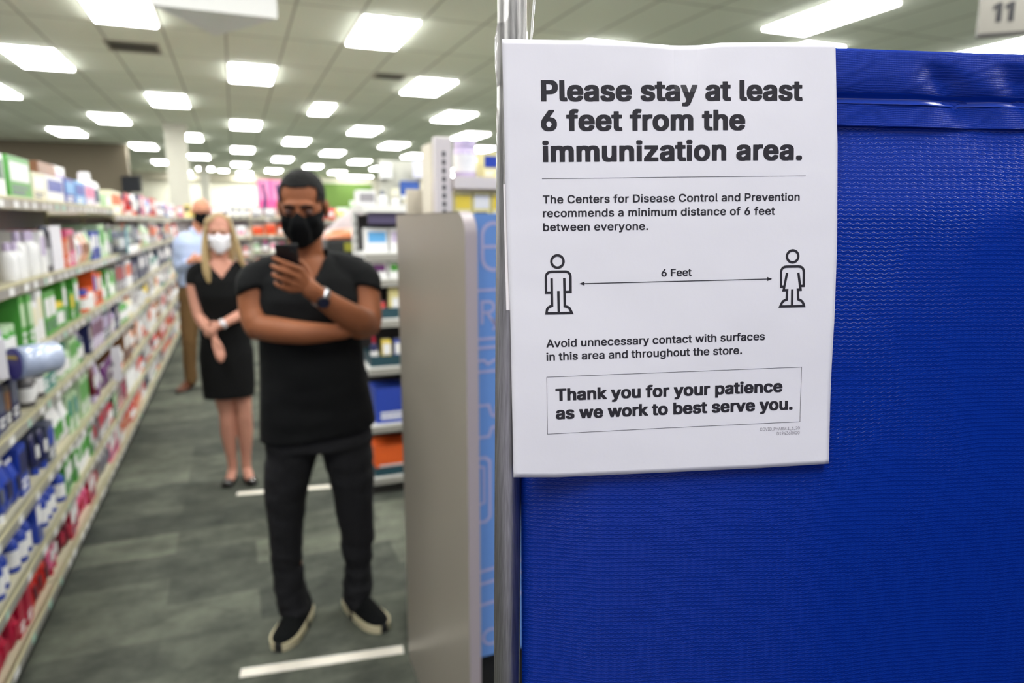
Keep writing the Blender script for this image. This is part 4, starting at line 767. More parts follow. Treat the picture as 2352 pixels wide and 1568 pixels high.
def capsule(cx, cz, rad, half):
    drawing('capsule_outline', (arc(cx, cz+half, rad, 0, 180)+arc(cx, cz-half, rad, 180, 360), .009, True))
    drawing('capsule_seam', ([(cx-rad+.0045, cz), (cx+rad-.0045, cz)], .008, False))
capsule(.047, 1.540, .029, .027)
for z, nm in ((1.436, 'ruled_stripe'), (1.316, 'ruled_stripe'), (1.294, 'ruled_stripe'), (1.234, 'ruled_stripe')): drawing(nm, ([(.0, z-.001), (.24, z+.002)], .007, False))
drawing('wave_stripe', ([(.0, 1.26), (.02, 1.262), (.03, 1.252), (.05, 1.262), (.07, 1.255), (.2, 1.26)], .007, False))
drawing('bottle_outline', ([(.0, 1.147), (.032, 1.147), (.04, 1.12), (.052, 1.115), (.052, 1.14), (.09, 1.14), (.09, 1.07), (.052, 1.07), (.052, 1.09), (.04, 1.088), (.032, 1.065), (.0, 1.065)], .007, False))
drawing('box_outline', ([(.0, 1.01), (.022, 1.01), (.034, 1.0), (.034, .85), (.022, .838), (.0, .838)], .008, False))
drawing('box_outline', ([(.0, .99), (.018, .985), (.018, .89), (.0, .885)], .006, False))
for z0, z1 in ((.70, .725), (.665, .69), (.605, .63)): drawing('slanted_stripe', ([(.0, z0), (.24, z1)], .008, False))
drawing('tablet_outline', (arc(.035, .51, .022, 0, 360, 16)[:-1], .007, True))
for dx in (.24, .5): capsule(dx, 1.46, .04, .04)
drawing('letter_r', ([(.016, 1.352), (.016, 1.407), (.034, 1.407), *arc(.034, 1.394, .013, 80, -80, 6), (.020, 1.380)], .007, False), ([(.030, 1.379), (.050, 1.350)], .007, False))
drawing('letter_x', ([(.044, 1.364), (.066, 1.336)], .006, False))
drawing('letter_x', ([(.066, 1.364), (.044, 1.336)], .006, False))

# ---- black crate display with a rounded brown lid behind the man
r = empty('display_crate', (.77, 5.0, 0), 0, 'black display crate with a rounded brown lid behind the man', 'crate')
bm = bmesh.new(); box(bm, -.17, .17, -.0, .34, .0, 1.475, bev=.02); obj('crate_body', bm, mat('black_crate', (34, 36, 36), .5), r)
bm = bmesh.new(); rings = []
for k in range(10):
    a = PI*k/9; s_ = max(.02, math.sin(a)**.6)
    rings.append([(-.175*math.cos(a), .17+.17*math.cos(t), 1.474+.075*s_*max(0, math.sin(t))) for t in [PI*j/10 for j in range(11)]])
loft(bm, rings); obj('rounded_lid', bm, mat('tan_brown_lid', (172, 100, 58), .35), r, smooth=True)
bm = bmesh.new(); box(bm, .01, .10, -.004, .0, 1.38, 1.455); obj('blue_sticker', bm, mat('sky_sticker', (70, 150, 220), .5), r)
bm = bmesh.new(); box(bm, -.05, .005, -.004, .0, 1.39, 1.45); obj('olive_sticker', bm, mat('olive_sticker', (150, 148, 40), .5), r)
bm = bmesh.new(); box(bm, .152, .172, -.004, .0, 1.18, 1.30); obj('olive_stripe', bm, MATS['olive_sticker'], r)
bm = bmesh.new()
vs = [bm.verts.new(p) for p in ((-.165, .35, 1.50), (.155, .30, 1.50), (.155, .30, 1.70), (.06, .33, 1.70))]; f = bm.faces.new(vs)
bmesh.ops.solidify(bm, geom=[f], thickness=.006)
tag(obj('header_card', bm, mat('white_header_card', (226, 222, 224), .5)), 'white slanted card standing behind the brown lidded black crate', 'card').location = (.77, 5.05, 0)

# ---- cross shelving deeper in the shop
def cross(x0, y, L, zs, label, scheme, topscheme, top=1.68, seed=1, gname='', mats=None):
    random.seed(seed)
    shelf_bay('cross_shelving', L, zs, .4, (x0, y, 0), -PI/2, label, tickets=3, top=top, group='cross shelving deeper in the shop', mats=mats)
    for s, z in enumerate(zs):
        head = (zs[s+1]-z-.05) if s < len(zs)-1 else .26
        cols = topscheme if s == len(zs)-1 else scheme[s % len(scheme)]
        x = x0+.03; n_ = 0
        while x < x0+L-.1:
            c = random.choice(cols); ca = cb = None
            for c1 in sorted(PAL, key=len, reverse=True):
                if c.startswith(c1+' '): ca, cb = c1, c[len(c1)+1:]; break
            w = random.choice((.10, .13, .16)); h = min(head*.9, random.choice((.14, .18, .22))); k = random.choice(('carton', 'carton', 'bottle', 'pouch'))
            if k == 'bottle': w = .10
            if x+w > x0+L-.02: break
            put(k, ca, cb, w, .2 if k == 'carton' else .07, h, (x+w/2, y+.03, z-.004), -PI/2, '%s and %s %s, %s along, %s shelf, %s' % (ca, cb, KINDWORD[k], ORD[n_], ORD[s], gname), 'goods on the %s' % gname)
            n_ += 1; x += w+.02
cross(.22, 11.0, 1.6, [.15, .5, .85, 1.15, 1.40, 1.66], 'cross shelving with red and pink goods behind the man', [['white red', 'cream orange', 'teal white'], ['teal white', 'white green', 'pink white'], ['green white', 'pink white', 'purple pink'], ['pink white', 'green white', 'purple pink', 'white pink'], ['red cream', 'peach red', 'orange red', 'red white']],
      ['white grey', 'cream white', 'yellow grey', 'grey white', 'peach white'], seed=3, gname='cross bay behind man')
cross(-1.1, 14.0, 1.9, [.15, .55, .95, 1.3, 1.68], 'cross shelving with navy boxes behind the blond woman', [['white grey', 'red white', 'slate white'], ['white pink', 'peach white', 'grey navy']],
      ['navy white', 'pink white', 'white navy', 'yellow dark grey', 'red white', 'slate cream'], seed=5, gname='cross bay behind woman')
cross(1.02, 6.3, 1.8, [.15, .5, .85, 1.2, 1.45, 1.70], 'cross shelving with small white boxes right of the black crate', [['white grey', 'slate white', 'white red'], ['white light blue', 'cream white']],
      ['white grey', 'grey white', 'white slate', 'cream white'], seed=8, gname='cross bay beside crate')
cross(.85, 8.2, 2.4, [.15, .55, .95, 1.3, 1.62], 'cross shelving with colourful packs in front of the green wall', [['white pink', 'red white', 'white grey']],
      ['slate white', 'white lavender', 'red white', 'pale green yellow', 'white pink', 'grey white'], seed=11, gname='cross bay before green wall')
random.seed(21)
# pink header with two figures, standing on the cross shelving
r = empty('header_poster', (.66, 11.25, 1.66), 0, 'bright pink poster with two dark figure shapes above the far shelves', 'poster')
boxobj('poster_board', mat('bright_pink_print', (228, 78, 140), .5), (-.30, .16, 0, .02, .05, .56), r)
bm = bmesh.new()
for x in (-.29, -.10): box(bm, x+.02, x+.16, -.002, 0, .26, .55)
obj('pale_pink_panel', bm, mat('pale_pink_print', (224, 138, 176), .5), r)
for x in (-.205, -.01):
    bm = bmesh.new(); blob(bm, (x-.01, -.002, .47), (.028, .002, .045)); limb(bm, [(x-.01, -.003, .43), (x+.015, -.003, .30), (x+.0, -.003, .18), (x+.004, -.003, .08)], [(.022, .002), (.026, .002), (.034, .002), (.028, .002)], 10)
    obj('figure_print', bm, mat('dark_violet_print', (76, 44, 96), .6), r)
# signs above the right cross bay
r = empty('sign_rack', (0, 0, 1.70), 0, 'rack of white, blue and cream signs above the right cross bay', 'sign rack')
bm = bmesh.new(); box(bm, 1.28, 1.95, 6.50, 6.53, 0, .46); 
for x in (1.28, 1.62, 1.93): box(bm, x, x+.02, 6.49, 6.54, 0, .46)
obj('rack_frame', bm, mat('rack_grey', (196, 196, 184), .6), r)
for nm, dims, c in (('white_sign', (1.28, 1.38, 6.40, 6.49, .29, .43), (238, 240, 240)), ('blue_sign', (1.46, 1.64, 6.44, 6.455, .14, .27), (48, 84, 160)), ('cream_sign', (1.66, 1.85, 6.45, 6.48, .12, .40), (222, 216, 190)),
                    ('lavender_sign', (1.58, 1.70, 6.40, 6.42, .30, .46), (220, 220, 240)), ('small_cream_sign', (1.38, 1.45, 6.43, 6.46, .09, .20), (232, 230, 204)), ('white_strip', (1.46, 1.66, 6.43, 6.44, .105, .138), (238, 240, 240))):
    boxobj(nm, mat(nm+'_card', c, .5), dims, r, bev=.002)

# ------------------------------------------------------------------ people
def I(p):  # figures are described as seen from the front: x to the viewer's right, y towards the viewer, z up
    return Vector((-p[0], p[1], p[2]))
def LB(bm, pts, rad, n=16, ref=(1, 0, 0), **k): limb(bm, [I(p) for p in pts], rad, n, ref, **k)
def BL(bm, c, r, rot=None): blob(bm, I(c), r, rot)
def rings_z(bm, rows, n=28, p=2.3):
    """torso-like loft: rows (z, cx, cy, rx, ry)"""
    out = []
    for z, cx, cy, rx, ry in rows:
        ring = []
        for k in range(n):
            a = 2*PI*k/n; c, s = math.cos(a), math.sin(a)
            ring.append(I((cx+rx*abs(c)**(2/p)*(1 if c >= 0 else -1), cy+ry*abs(s)**(2/p)*(1 if s >= 0 else -1), z)))
        out.append(ring)
    loft(bm, [r[::-1] for r in out])

def head_bits(bm, M, jaw=1.0, fat=0.0):
    f = fat
    blob(bm, (0, -.018, .038), (.076+f, .096+f, .084+f), mtx=M)
    blob(bm, (0, .022, .000), (.067+f, .068+f, .075+f), mtx=M)
    blob(bm, (0, .026, -.050), (.058*jaw+f, .064+f, .066+f), mtx=M)
    blob(bm, (0, .052, -.092), (.034*jaw+f, .034+f, .026+f), mtx=M)
    for s in (-1, 1):
        blob(bm, (s*.036, .062, -.030), (.024+f, .022+f, .022+f), mtx=M)
        blob(bm, (s*.050, .004, -.066), (.016+f, .034+f, .030+f), mtx=M)
    blob(bm, (0, .076, .026), (.050+f, .012+f, .014+f), mtx=M)
def face_bits(bm, M):
    limb(bm, [(0, .084, .010), (0, .098, -.014), (0, .110, -.034)], [.008, .0095, .012], 10, mtx=M)
    for s in (-1, 1):
        blob(bm, (s*.011, .098, -.038), (.008, .010, .007), mtx=M)
        blob(bm, (s*.077, -.022, -.010), (.009, .017, .030), (0, 0, s*-.35), mtx=M)
        blob(bm, (s*.081, -.029, .006), (.006, .016, .018), (0, 0, s*-.5), mtx=M)
    blob(bm, (0, .088, -.064), (.021, .009, .005), mtx=M)
    blob(bm, (0, .087, -.073), (.018, .009, .005), mtx=M)
def sockets(me, M, depth=.012):
    Mi = M.inverted()
    R3 = M.to_3x3()
    for v in me.vertices:
        q = Mi @ v.co
        if q.y < .03 or abs(q.z) > .06: continue
        for s in (-1, 1):
            d = Vector((q.x-s*.031, (q.z-.002)*1.25))
            g = math.exp(-(d.length/.0165)**2)
            if g > .02: v.co += R3 @ Vector((0, -depth*g, 0))
def eyes(M, parent, lid, brow, down=False):
    for s in (-1, 1):
        bm = bmesh.new(); blob(bm, (s*.031, .0715, .002), (.0125, .009, .0095), mtx=M, seg=14)
        e = obj('eye', bm, mat('eye_white', (214, 204, 196), .3), parent, True)
        bm = bmesh.new(); blob(bm, (s*.031, .0765, -.001), (.0062, .0052, .0062), mtx=M, seg=12)
        obj('iris', bm, mat('dark_iris', (44, 28, 20), .2), e, True)
        bm = bmesh.new(); blob(bm, (s*.031, .0722, .0015 if down else .0045), (.0150, .0125 if down else .0098, .0118 if down else .0080), mtx=M, seg=14)
        obj('eyelid', bm, lid, e, True)
        bm = bmesh.new(); limb(bm, [(s*.012, .088, .020), (s*.030, .087, .026), (s*.048, .074, .020)], [(.0045, .0045), (.0055, .0045), (.0025, .0025)], 8, mtx=M)
        obj('eyebrow', bm, brow, parent, True)
def mask_on(M, parent, m, jaw=1.0, name='face_mask', top=-.004):
    bm = bmesh.new()
    head_bits(bm, M, jaw, .0065)
    limb(bm, [(0, .088, .004), (0, .103, -.030), (0, .096, -.060), (0, .082, -.100)], [(.014, .012), (.030, .020), (.038, .022), (.034, .024)], 14, mtx=M)
    me = fuse(bm, .004, 16)
    Mi = M.inverted()
    def keep(c):
        q = Mi @ c
        ax = abs(q.x)
        z1 = top + .012 - .80*ax if ax < .022 else top - .0056 + (ax-.022)*.16
        return q.y > -.004 + max(0, (-.02-q.z))*.25 and -.128 < q.z < z1
    cut(me, keep)
    o = link(name, me, m, parent, True)
    so = o.modifiers.new('t', 'SOLIDIFY'); so.thickness = .002
    for s in (-1, 1):
        bm = bmesh.new(); limb(bm, [(s*.068, .006, -.022), (s*.078, -.018, .010), (s*.082, -.038, .000), (s*.076, -.034, -.03), (s*.066, .004, -.055)], [.0016]*5, 6, mtx=M)
        obj('ear_loop', bm, m, o, True)
    return o
def hand_bits(bm, wrist, knuckles, fingers, thumb, palm_t=.014, rad=.0085):
    """wrist point, list of four knuckle points, four finger point lists starting after the knuckle, thumb point list"""
    w = Vector(wrist)
    for k, f, s in zip(knuckles, fingers, (.98, 1.05, 1.0, .86)):
        limb(bm, [I(w), I((w*.4+Vector(k)*.6)), I(k)], [(.014, palm_t), (.013, palm_t*.95), (.0115*s, .011*s)], 10)
        pts = [k] + list(f)
        rr = [rad*s*1.12, rad*s*1.08, rad*s, rad*s*.82][:len(pts)] if len(pts) <= 4 else [rad*s]*len(pts)
        limb(bm, [I(p) for p in pts], rr, 10)
    limb(bm, [I(p) for p in thumb], [.015, .0125, .0105, .0085][:len(thumb)], 10)
def shoe_bits(L, Wd, h, heel=0.0):
    """sole outline and upper for a shoe pointing along +y, heel at y=0"""
    def half(t): return Wd/2*(.70 + .30*math.sin(min(1, t*1.55)*PI/2)) * (math.sqrt(max(0, 1-((t-.72)/.28)**2)) if t > .72 else 1) * (math.sqrt(max(0, 1-((.12-t)/.12)**2)) if t < .12 else 1)
    return half
def shoe(name, parent, pos, yaw, L, Wd, h, mu, ms, sole_h=.03, cuff=True, mo=None):
    half = shoe_bits(L, Wd, h)
    M = Matrix.Translation(I(pos)) @ Matrix.Rotation(yaw, 4, 'Z')
    bm = bmesh.new(); N = 26; rings = []
    for k in range(N+1):
        t = .012+.976*k/N; w = max(.004, half(t)*.97)
        zt = h*(1.0 if t < .30 else 1-.62*((t-.30)/.70)**.85); zt = max(zt, sole_h+.012) * (1 if t < .93 else 1-.45*((t-.93)/.07))
        zt = max(zt, sole_h+.006)
        ring = []
        for j in range(14):
            a = PI*j/13
            ring.append(M @ Vector((w*math.cos(a)*(1-.28*math.sin(a)), L*t, sole_h*.7+(zt-sole_h*.7)*max(0.0, math.sin(a))**.75)))
        rings.append(ring)
    loft(bm, rings)
    up = link(name, fuse(bm, .005, 4), mu, parent, True)
    bm = bmesh.new(); lo, hi = [], []
    for k in range(N+1):
        t = .002+.996*k/N; lo.append((max(.002, half(t))*1.03, L*t))
    ring = lo + [(-w, y) for w, y in lo[::-1]]
    va = [bm.verts.new(M @ Vector((w, y*1.0, .002))) for w, y in ring]; vb = [bm.verts.new(M @ Vector((w*1.02, y, sole_h))) for w, y in ring]
    bm.faces.new(va[::-1]); bm.faces.new(vb)
    for k in range(len(ring)): bm.faces.new((va[k], va[(k+1) % len(ring)], vb[(k+1) % len(ring)], vb[k]))
    bmesh.ops.recalc_face_normals(bm, faces=bm.faces[:])
    so = obj('sole', bm, ms, up)
    if mo:
        bm = bmesh.new(); box(bm, -.014, .014, L*.90, L*1.006, .001, sole_h*1.05, bev=.002)
        box(bm, -Wd*.53, Wd*.53, L*.40, L*.47, .001, sole_h*.98, bev=.002)
        for v in bm.verts: v.co = M @ v.co
        obj('sole_insert', bm, mo, so)
    return up

def place_person(o, base, rz): o.location = (base[0], base[1], 0); o.rotation_euler = (0, 0, rz)

# ---- the man with the phone
M_SKIN = mat('tan_skin', (136, 83, 54), .55, spec=.22, mottle=.07, mscale=14)
M_LID = mat('shaded_eyelid', (78, 46, 34), .5)  # darker than the skin: shade of the eye sockets put into the colour
M_HAIR = mat('black_hair', (13, 12, 12), .75, spec=.2, bump=.6, bscale=120)
M_TEE = mat('black_jersey', (14, 15, 16), .85, spec=.2, bump=.35, bscale=11)
M_TROUS = mat('charcoal_denim', (32, 32, 34), .85, spec=.2, bump=.4, bscale=13)
M_MASK = mat('black_mask_cloth', (12, 13, 14), .9, spec=.1)
HM = Matrix.Translation(I((-.040, .012, 1.645))) @ Matrix.Rotation(R(-9), 4, 'Z') @ Matrix.Rotation(R(-13), 4, 'X')
bm = bmesh.new()
head_bits(bm, HM); face_bits(bm, HM)
LB(bm, [(-.036, -.035, 1.43), (-.037, -.028, 1.50), (-.040, -.010, 1.585)], [.066, .060, .058], 20)
rings_z(bm, [(.80, -.022, -.04, .17, .105), (.95, -.025, -.02, .165, .105), (1.10, -.030, -.005, .158, .105), (1.25, -.030, 0, .165, .112), (1.36, -.030, -.005, .168, .108), (1.43, -.033, -.02, .13, .082), (1.475, -.036, -.03, .07, .06)])
# his right arm (left in view): shoulder, elbow, forearm across the chest, hand tucked under the other elbow
LB(bm, [(-.165, -.02, 1.425), (-.208, -.015, 1.385), (-.212, .015, 1.29), (-.205, .055, 1.245)], [(.06, .06), (.062, .062), (.058, .060), (.050, .054)], 18)
LB(bm, [(-.205, .045, 1.243), (-.140, .125, 1.238), (-.050, .175, 1.232), (.045, .178, 1.230), (.085, .165, 1.232)], [(.046, .050), (.044, .047), (.039, .041), (.028, .031), (.026, .030)], 18, ref=(0, 0, 1))
hand_bits(bm, (.085, .165, 1.232), [(.135, .150, 1.258), (.138, .152, 1.240), (.138, .152, 1.222), (.132, .150, 1.206)],
          [[(.160, .125, 1.268), (.172, .095, 1.272)], [(.164, .124, 1.246), (.178, .092, 1.248)], [(.162, .124, 1.222), (.176, .094, 1.220)], [(.154, .126, 1.202), (.166, .100, 1.198)]],
          [(.095, .150, 1.250), (.115, .135, 1.275), (.132, .118, 1.290)])
# his left arm: forearm raised, phone in the hand
LB(bm, [(.110, -.02, 1.42), (.150, -.015, 1.385), (.163, .02, 1.30), (.165, .070, 1.245)], [(.06, .06), (.060, .060), (.056, .057), (.050, .052)], 18)
LB(bm, [(.165, .060, 1.238), (.120, .165, 1.268), (.050, .225, 1.322), (-.008, .262, 1.372), (-.028, .275, 1.392)], [(.050, .050), (.050, .046), (.040, .037), (.030, .026), (.031, .022)], 18, ref=(0, 0, 1))
KN = [(-.050, .300, 1.452), (-.066, .306, 1.432), (-.080, .304, 1.410), (-.090, .298, 1.390)]
hand_bits(bm, (-.028, .275, 1.393), KN,
          [[(-.082, .326, 1.468), (-.108, .328, 1.480), (-.128, .314, 1.490)], [(-.094, .330, 1.448), (-.117, .328, 1.458), (-.133, .310, 1.466)],
           [(-.104, .324, 1.425), (-.122, .320, 1.434), (-.132, .302, 1.440)], [(-.108, .314, 1.400), (-.122, .308, 1.408), (-.128, .294, 1.414)]],
          [(-.026, .262, 1.412), (-.030, .256, 1.440), (-.042, .258, 1.462), (-.054, .266, 1.476)], rad=.0088)
# legs
for pts, rr in (([(-.105, -.04, .86), (-.140, -.06, .66), (-.158, -.085, .42), (-.160, -.125, .20), (-.152, -.15, .08)], [.085, .074, .052, .046, .038]),
                ([(.065, -.04, .86), (.090, -.07, .62), (.104, -.10, .38), (.100, -.15, .18), (.094, -.17, .08)], [.085, .074, .052, .046, .038])):
    LB(bm, pts, rr, 16)
LB(bm, [(-.140, -.16, .060), (-.172, -.07, .045)], [.030, .022], 10); LB(bm, [(.092, -.18, .060), (.135, -.09, .045)], [.030, .022], 10)
me = fuse(bm, .0045, 3)
sockets(me, HM, .017)
man = link('person', me, M_SKIN, None, True)
tag(man, 'standing man in black t-shirt and black mask, arms folded, looking at a phone', 'person')
MAN_BASE, MAN_RZ = (.265, 2.52), R(180-6.0)
place_person(man, MAN_BASE, MAN_RZ)
eyes(HM, man, M_LID, M_HAIR, True)
# hair
bm = bmesh.new()
blob(bm, (0, -.020, .044), (.080, .100, .087), mtx=HM); blob(bm, (0, .020, .030), (.070, .074, .070), mtx=HM); blob(bm, (0, -.05, -.02), (.068, .060, .075), mtx=HM)
me = fuse(bm, .005, 3); Mi = HM.inverted()
def keep(c):
    q = Mi @ c
    ax = abs(q.x)
    front = .086 - .45*max(0, ax-.038)
    if q.y > .035: return q.z > front + (.05-q.y)*.15 if ax < .062 else q.z > .03
    if q.y > -.012: return q.z > (.058-(.035-q.y)*1.9 if ax > .05 else .05)
    return q.z > -.085
hair = link('hair', cut(me, keep), M_HAIR, man, True)
so = hair.modifiers.new('t', 'SOLIDIFY'); so.thickness = .004
mask_on(HM, man, M_MASK, 1.16)
# t-shirt
bm = bmesh.new()
rings_z(bm, [(.832, -.023, -.03, .212, .140), (.90, -.024, -.02, .205, .134), (1.0, -.028, -.008, .193, .127), (1.10, -.032, 0, .184, .124), (1.22, -.031, .002, .182, .130), (1.33, -.030, -.002, .184, .130), (1.40, -.032, -.012, .172, .112), (1.45, -.034, -.022, .128, .090), (1.485, -.036, -.028, .090, .074), (1.512, -.037, -.026, .070, .068)])
for s, (x0, x1, x2) in ((-1, (-.12, -.205, -.206)), (1, (.06, .150, .152))):
    LB(bm, [(x0, -.02, 1.432), (x1, -.012, 1.395), (x2, .008, 1.352)], [(.058, .066), (.068, .070), (.068, .069)], 20, round_ends=False)
    LB(bm, [(x0, -.02, 1.445), (x1*.86, -.02, 1.425)], [.05, .055], 16)
me = fuse(bm, .007, 7)
for v in me.vertices:  # hem follows the waist: lower at the viewer's left, a little fold relief
    n_ = noise.noise(Vector((v.co.x*7, v.co.y*7, v.co.z*16)))*.006 + noise.noise(Vector((v.co.x*16+4, v.co.y*9, v.co.z*26)))*.003
    v.co.y += n_
    if v.co.z < .95: v.co.z += (.95-v.co.z)/.12*(.020*(-v.co.x/.2))
def keep(c):
    x = -c.x
    if c.z > 1.502: return False
    if c.y > 0 and c.z > 1.385 + abs(x+.022)*1.75: return False      # V neck
    if c.z > 1.47 and (x+.037)**2+(c.y+.025)**2 < .066**2: return False
    if c.z < .836 and c.z < 1: return abs(c.x) >= 0
    return True
tee = link('t_shirt', cut(me, keep), M_TEE, man, True)
so = tee.modifiers.new('t', 'SOLIDIFY'); so.thickness = .003
# trousers
bm = bmesh.new()
rings_z(bm, [(.775, -.021, -.035, .196, .125), (.86, -.022, -.035, .190, .120), (.93, -.024, -.03, .18, .112)])
LB(bm, [(-.108, -.035, .80), (-.147, -.055, .65), (-.160, -.075, .52), (-.166, -.09, .41), (-.168, -.12, .22), (-.156, -.135, .070)], [(.098, .108), (.086, .094), (.074, .080), (.065, .072), (.058, .066), (.062, .084)], 20)
LB(bm, [(.066, -.035, .80), (.089, -.06, .63), (.097, -.08, .50), (.105, -.10, .38), (.103, -.14, .20), (.094, -.150, .070)], [(.100, .108), (.086, .094), (.076, .080), (.067, .072), (.056, .064), (.058, .082)], 20)
me = fuse(bm, .008, 4)
for v in me.vertices:
    k = 1.0 if v.co.z > .35 else 2.2
    n_ = noise.noise(Vector((v.co.x*9, v.co.y*9, v.co.z*20)))*.005*k + noise.noise(Vector((v.co.x*20+4, v.co.y*12, v.co.z*40)))*.0025*k
    v.co += v.normal*n_
trous = link('trousers', me, M_TROUS, man, True)
M_SHOE = mat('dark_knit_shoe', (12, 14, 14), .9, spec=.15, bump=.3, bscale=60)
M_SOLE = mat('cream_sole', (206, 196, 160), .6, mottle=.1, mscale=40)
M_OUT = mat('black_outsole', (16, 17, 17), .7)
shoe('shoe', man, (-.109, -.225, 0), -math.atan2(.100, .265)+PI*0+2*math.atan2(.100, .265)*0, .295, .108, .105, M_SHOE, M_SOLE, .030, mo=M_OUT) if False else None
def aim(dx, dy): return math.atan2(-(-dx), dy)  # yaw so that +y points along (dx, dy) as seen from the front
shoe('shoe', man, (-.108, -.225, 0), math.atan2(.100*1, .268)*-1, .295, .108, .112, M_SHOE, M_SOLE, .032, mo=M_OUT)
shoe('shoe', man, (.058, -.235, 0), math.atan2(.138, .285), .300, .108, .112, M_SHOE, M_SOLE, .032, mo=M_OUT)
# watch
wa = (Vector((.050, .225, 1.322))*.25+Vector((-.008, .262, 1.372))*.75)
ax = (Vector((-.008, .262, 1.372))-Vector((.050, .225, 1.322))).normalized()
ax_i, wa_i = I(ax), I(wa)
Q = ax_i.to_track_quat('Z', 'Y').to_matrix().to_4x4()
bm = bmesh.new(); lathe(bm, [(.0335, -.009), (.0350, -.007), (.0350, .007), (.0335, .009)], 28, mtx=Matrix.Translation(wa_i) @ Q @ Matrix.Diagonal((1, 1, 1, 1)))
band = obj('watch', bm, mat('steel_watch_band', (150, 152, 156), .3, metal=.9), man, True)
face_n = I((-.15, .95, -.1)).normalized(); face_n = (face_n-ax_i*face_n.dot(ax_i)).normalized()
Qf = face_n.to_track_quat('Z', 'Y').to_matrix().to_4x4()
bm = bmesh.new(); lathe(bm, [(0, 0), (.0195, 0), (.021, .003), (.021, .008), (.0185, .010), (0, .010)], 26, mtx=Matrix.Translation(wa_i+face_n*.030) @ Qf)
obj('watch_case', bm, mat('dark_watch_case', (30, 32, 40), .3, metal=.4), band, True)
bm = bmesh.new(); lathe(bm, [(0, .0101), (.016, .0101), (.016, .0108), (0, .0108)], 26, mtx=Matrix.Translation(wa_i+face_n*.030) @ Qf)
obj('watch_dial', bm, mat('navy_dial', (22, 28, 56), .15), band)
# phone: a thing of its own, in the hand
MW = Matrix.Translation((MAN_BASE[0], MAN_BASE[1], 0)) @ Matrix.Rotation(MAN_RZ, 4, 'Z')
pt, pb = Vector((-.089, .322, 1.531)), Vector((-.086, .258, 1.418))
up_i = (I(pt)-I(pb)).normalized(); side = Vector((1, 0, 0)); nrm = side.cross(up_i).normalized(); side = up_i.cross(nrm)
PM = Matrix(((side.x, nrm.x, up_i.x, 0), (side.y, nrm.y, up_i.y, 0), (side.z, nrm.z, up_i.z, 0), (0, 0, 0, 1)))
ph_o = empty('phone'); ph_o.matrix_world = MW @ Matrix.Translation(I((pt+pb)/2)) @ PM
tag(ph_o, 'black phone held up in the masked man\'s hand', 'phone')
bm = bmesh.new(); box(bm, -.034, .034, -.0035, .0035, -.066, .066, bev=.003); obj('phone_case', bm, mat('black_phone_case', (20, 20, 23), .4), ph_o)
yf = (nrm.y > 0)
sg = -1 if nrm.y > 0 else 1
boxobj('phone_screen', mat('phone_glass', (14, 15, 18), .08), (-.031, .031, min(sg*.0036, sg*.0042), max(sg*.0036, sg*.0042), -.062, .062), ph_o)
bm = bmesh.new(); box(bm, -.030, -.010, min(-sg*.0035, -sg*.005), max(-sg*.0035, -sg*.005), .038, .060, bev=.0006); obj('camera_bump', bm, mat('phone_lens_plate', (34, 34, 38), .25), ph_o)

# ---- the woman in the black dress
M_SKIN2 = mat('fair_skin', (196, 140, 120), .5, spec=.35, mottle=.06, mscale=14)
M_LEG = mat('stocking_skin', (196, 140, 124), .5)
M_BLOND = mat('blond_hair', (172, 146, 100), .45, bump=.8, bscale=70, mottle=.25, mscale=30)
M_DRESS = mat('black_dress_cloth', (12, 12, 13), .85, spec=.2, bump=.25, bscale=10)
WM = Matrix.Translation(I((-.004, .010, 1.530))) @ Matrix.Rotation(R(-4), 4, 'Z') @ Matrix.Rotation(R(-3), 4, 'X') @ Matrix.Diagonal((.86, .90, .93, 1))
bm = bmesh.new()
head_bits(bm, WM, .92); face_bits(bm, WM)
LB(bm, [(-.012, -.03, 1.32), (-.010, -.022, 1.40), (-.006, -.005, 1.47)], [.052, .046, .048], 18)
rings_z(bm, [(.80, -.012, -.02, .145, .10), (.95, -.012, -.01, .125, .09), (1.06, -.014, 0, .110, .085), (1.18, -.014, .01, .125, .10), (1.27, -.016, .0, .135, .09), (1.335, -.016, -.015, .115, .065), (1.37, -.014, -.022, .06, .05)])
LB(bm, [(-.125, -.015, 1.325), (-.158, -.01, 1.29), (-.162, .0, 1.18), (-.146, .025, 1.05)], [.042, .042, .039, .034], 14)
LB(bm, [(-.146, .025, 1.05), (-.118, .085, 1.005), (-.086, .135, .968), (-.076, .150, .945)], [.034, .033, .025, .023], 14, ref=(0, 1, 0))
hand_bits(bm, (-.076, .150, .945), [(-.072, .178, .872), (-.058, .182, .866), (-.044, .178, .868), (-.034, .170, .876)],
          [[(-.066, .190, .838), (-.058, .186, .808)], [(-.052, .194, .830), (-.046, .190, .800)], [(-.038, .190, .832), (-.034, .184, .806)], [(-.026, .180, .846), (-.024, .174, .824)]],
          [(-.072, .160, .925), (-.050, .178, .905), (-.038, .184, .880)], rad=.0085)
LB(bm, [(.100, -.015, 1.330), (.135, -.01, 1.29), (.150, .005, 1.18), (.150, .03, 1.075)], [.042, .042, .039, .034], 14)
LB(bm, [(.150, .03, 1.075), (.085, .105, 1.058), (.010, .160, 1.030), (-.040, .178, 1.006)], [.034, .033, .026, .023], 14, ref=(0, 0, 1))
hand_bits(bm, (-.040, .178, 1.006), [(-.086, .182, .998), (-.090, .185, .984), (-.090, .184, .970), (-.086, .180, .958)],
          [[(-.108, .165, .992), (-.112, .142, .986)], [(-.113, .166, .976), (-.117, .140, .970)], [(-.112, .165, .960), (-.116, .140, .954)], [(-.106, .164, .948), (-.110, .144, .942)]],
          [(-.050, .172, 1.016), (-.074, .158, 1.022), (-.092, .140, 1.016)], rad=.008)
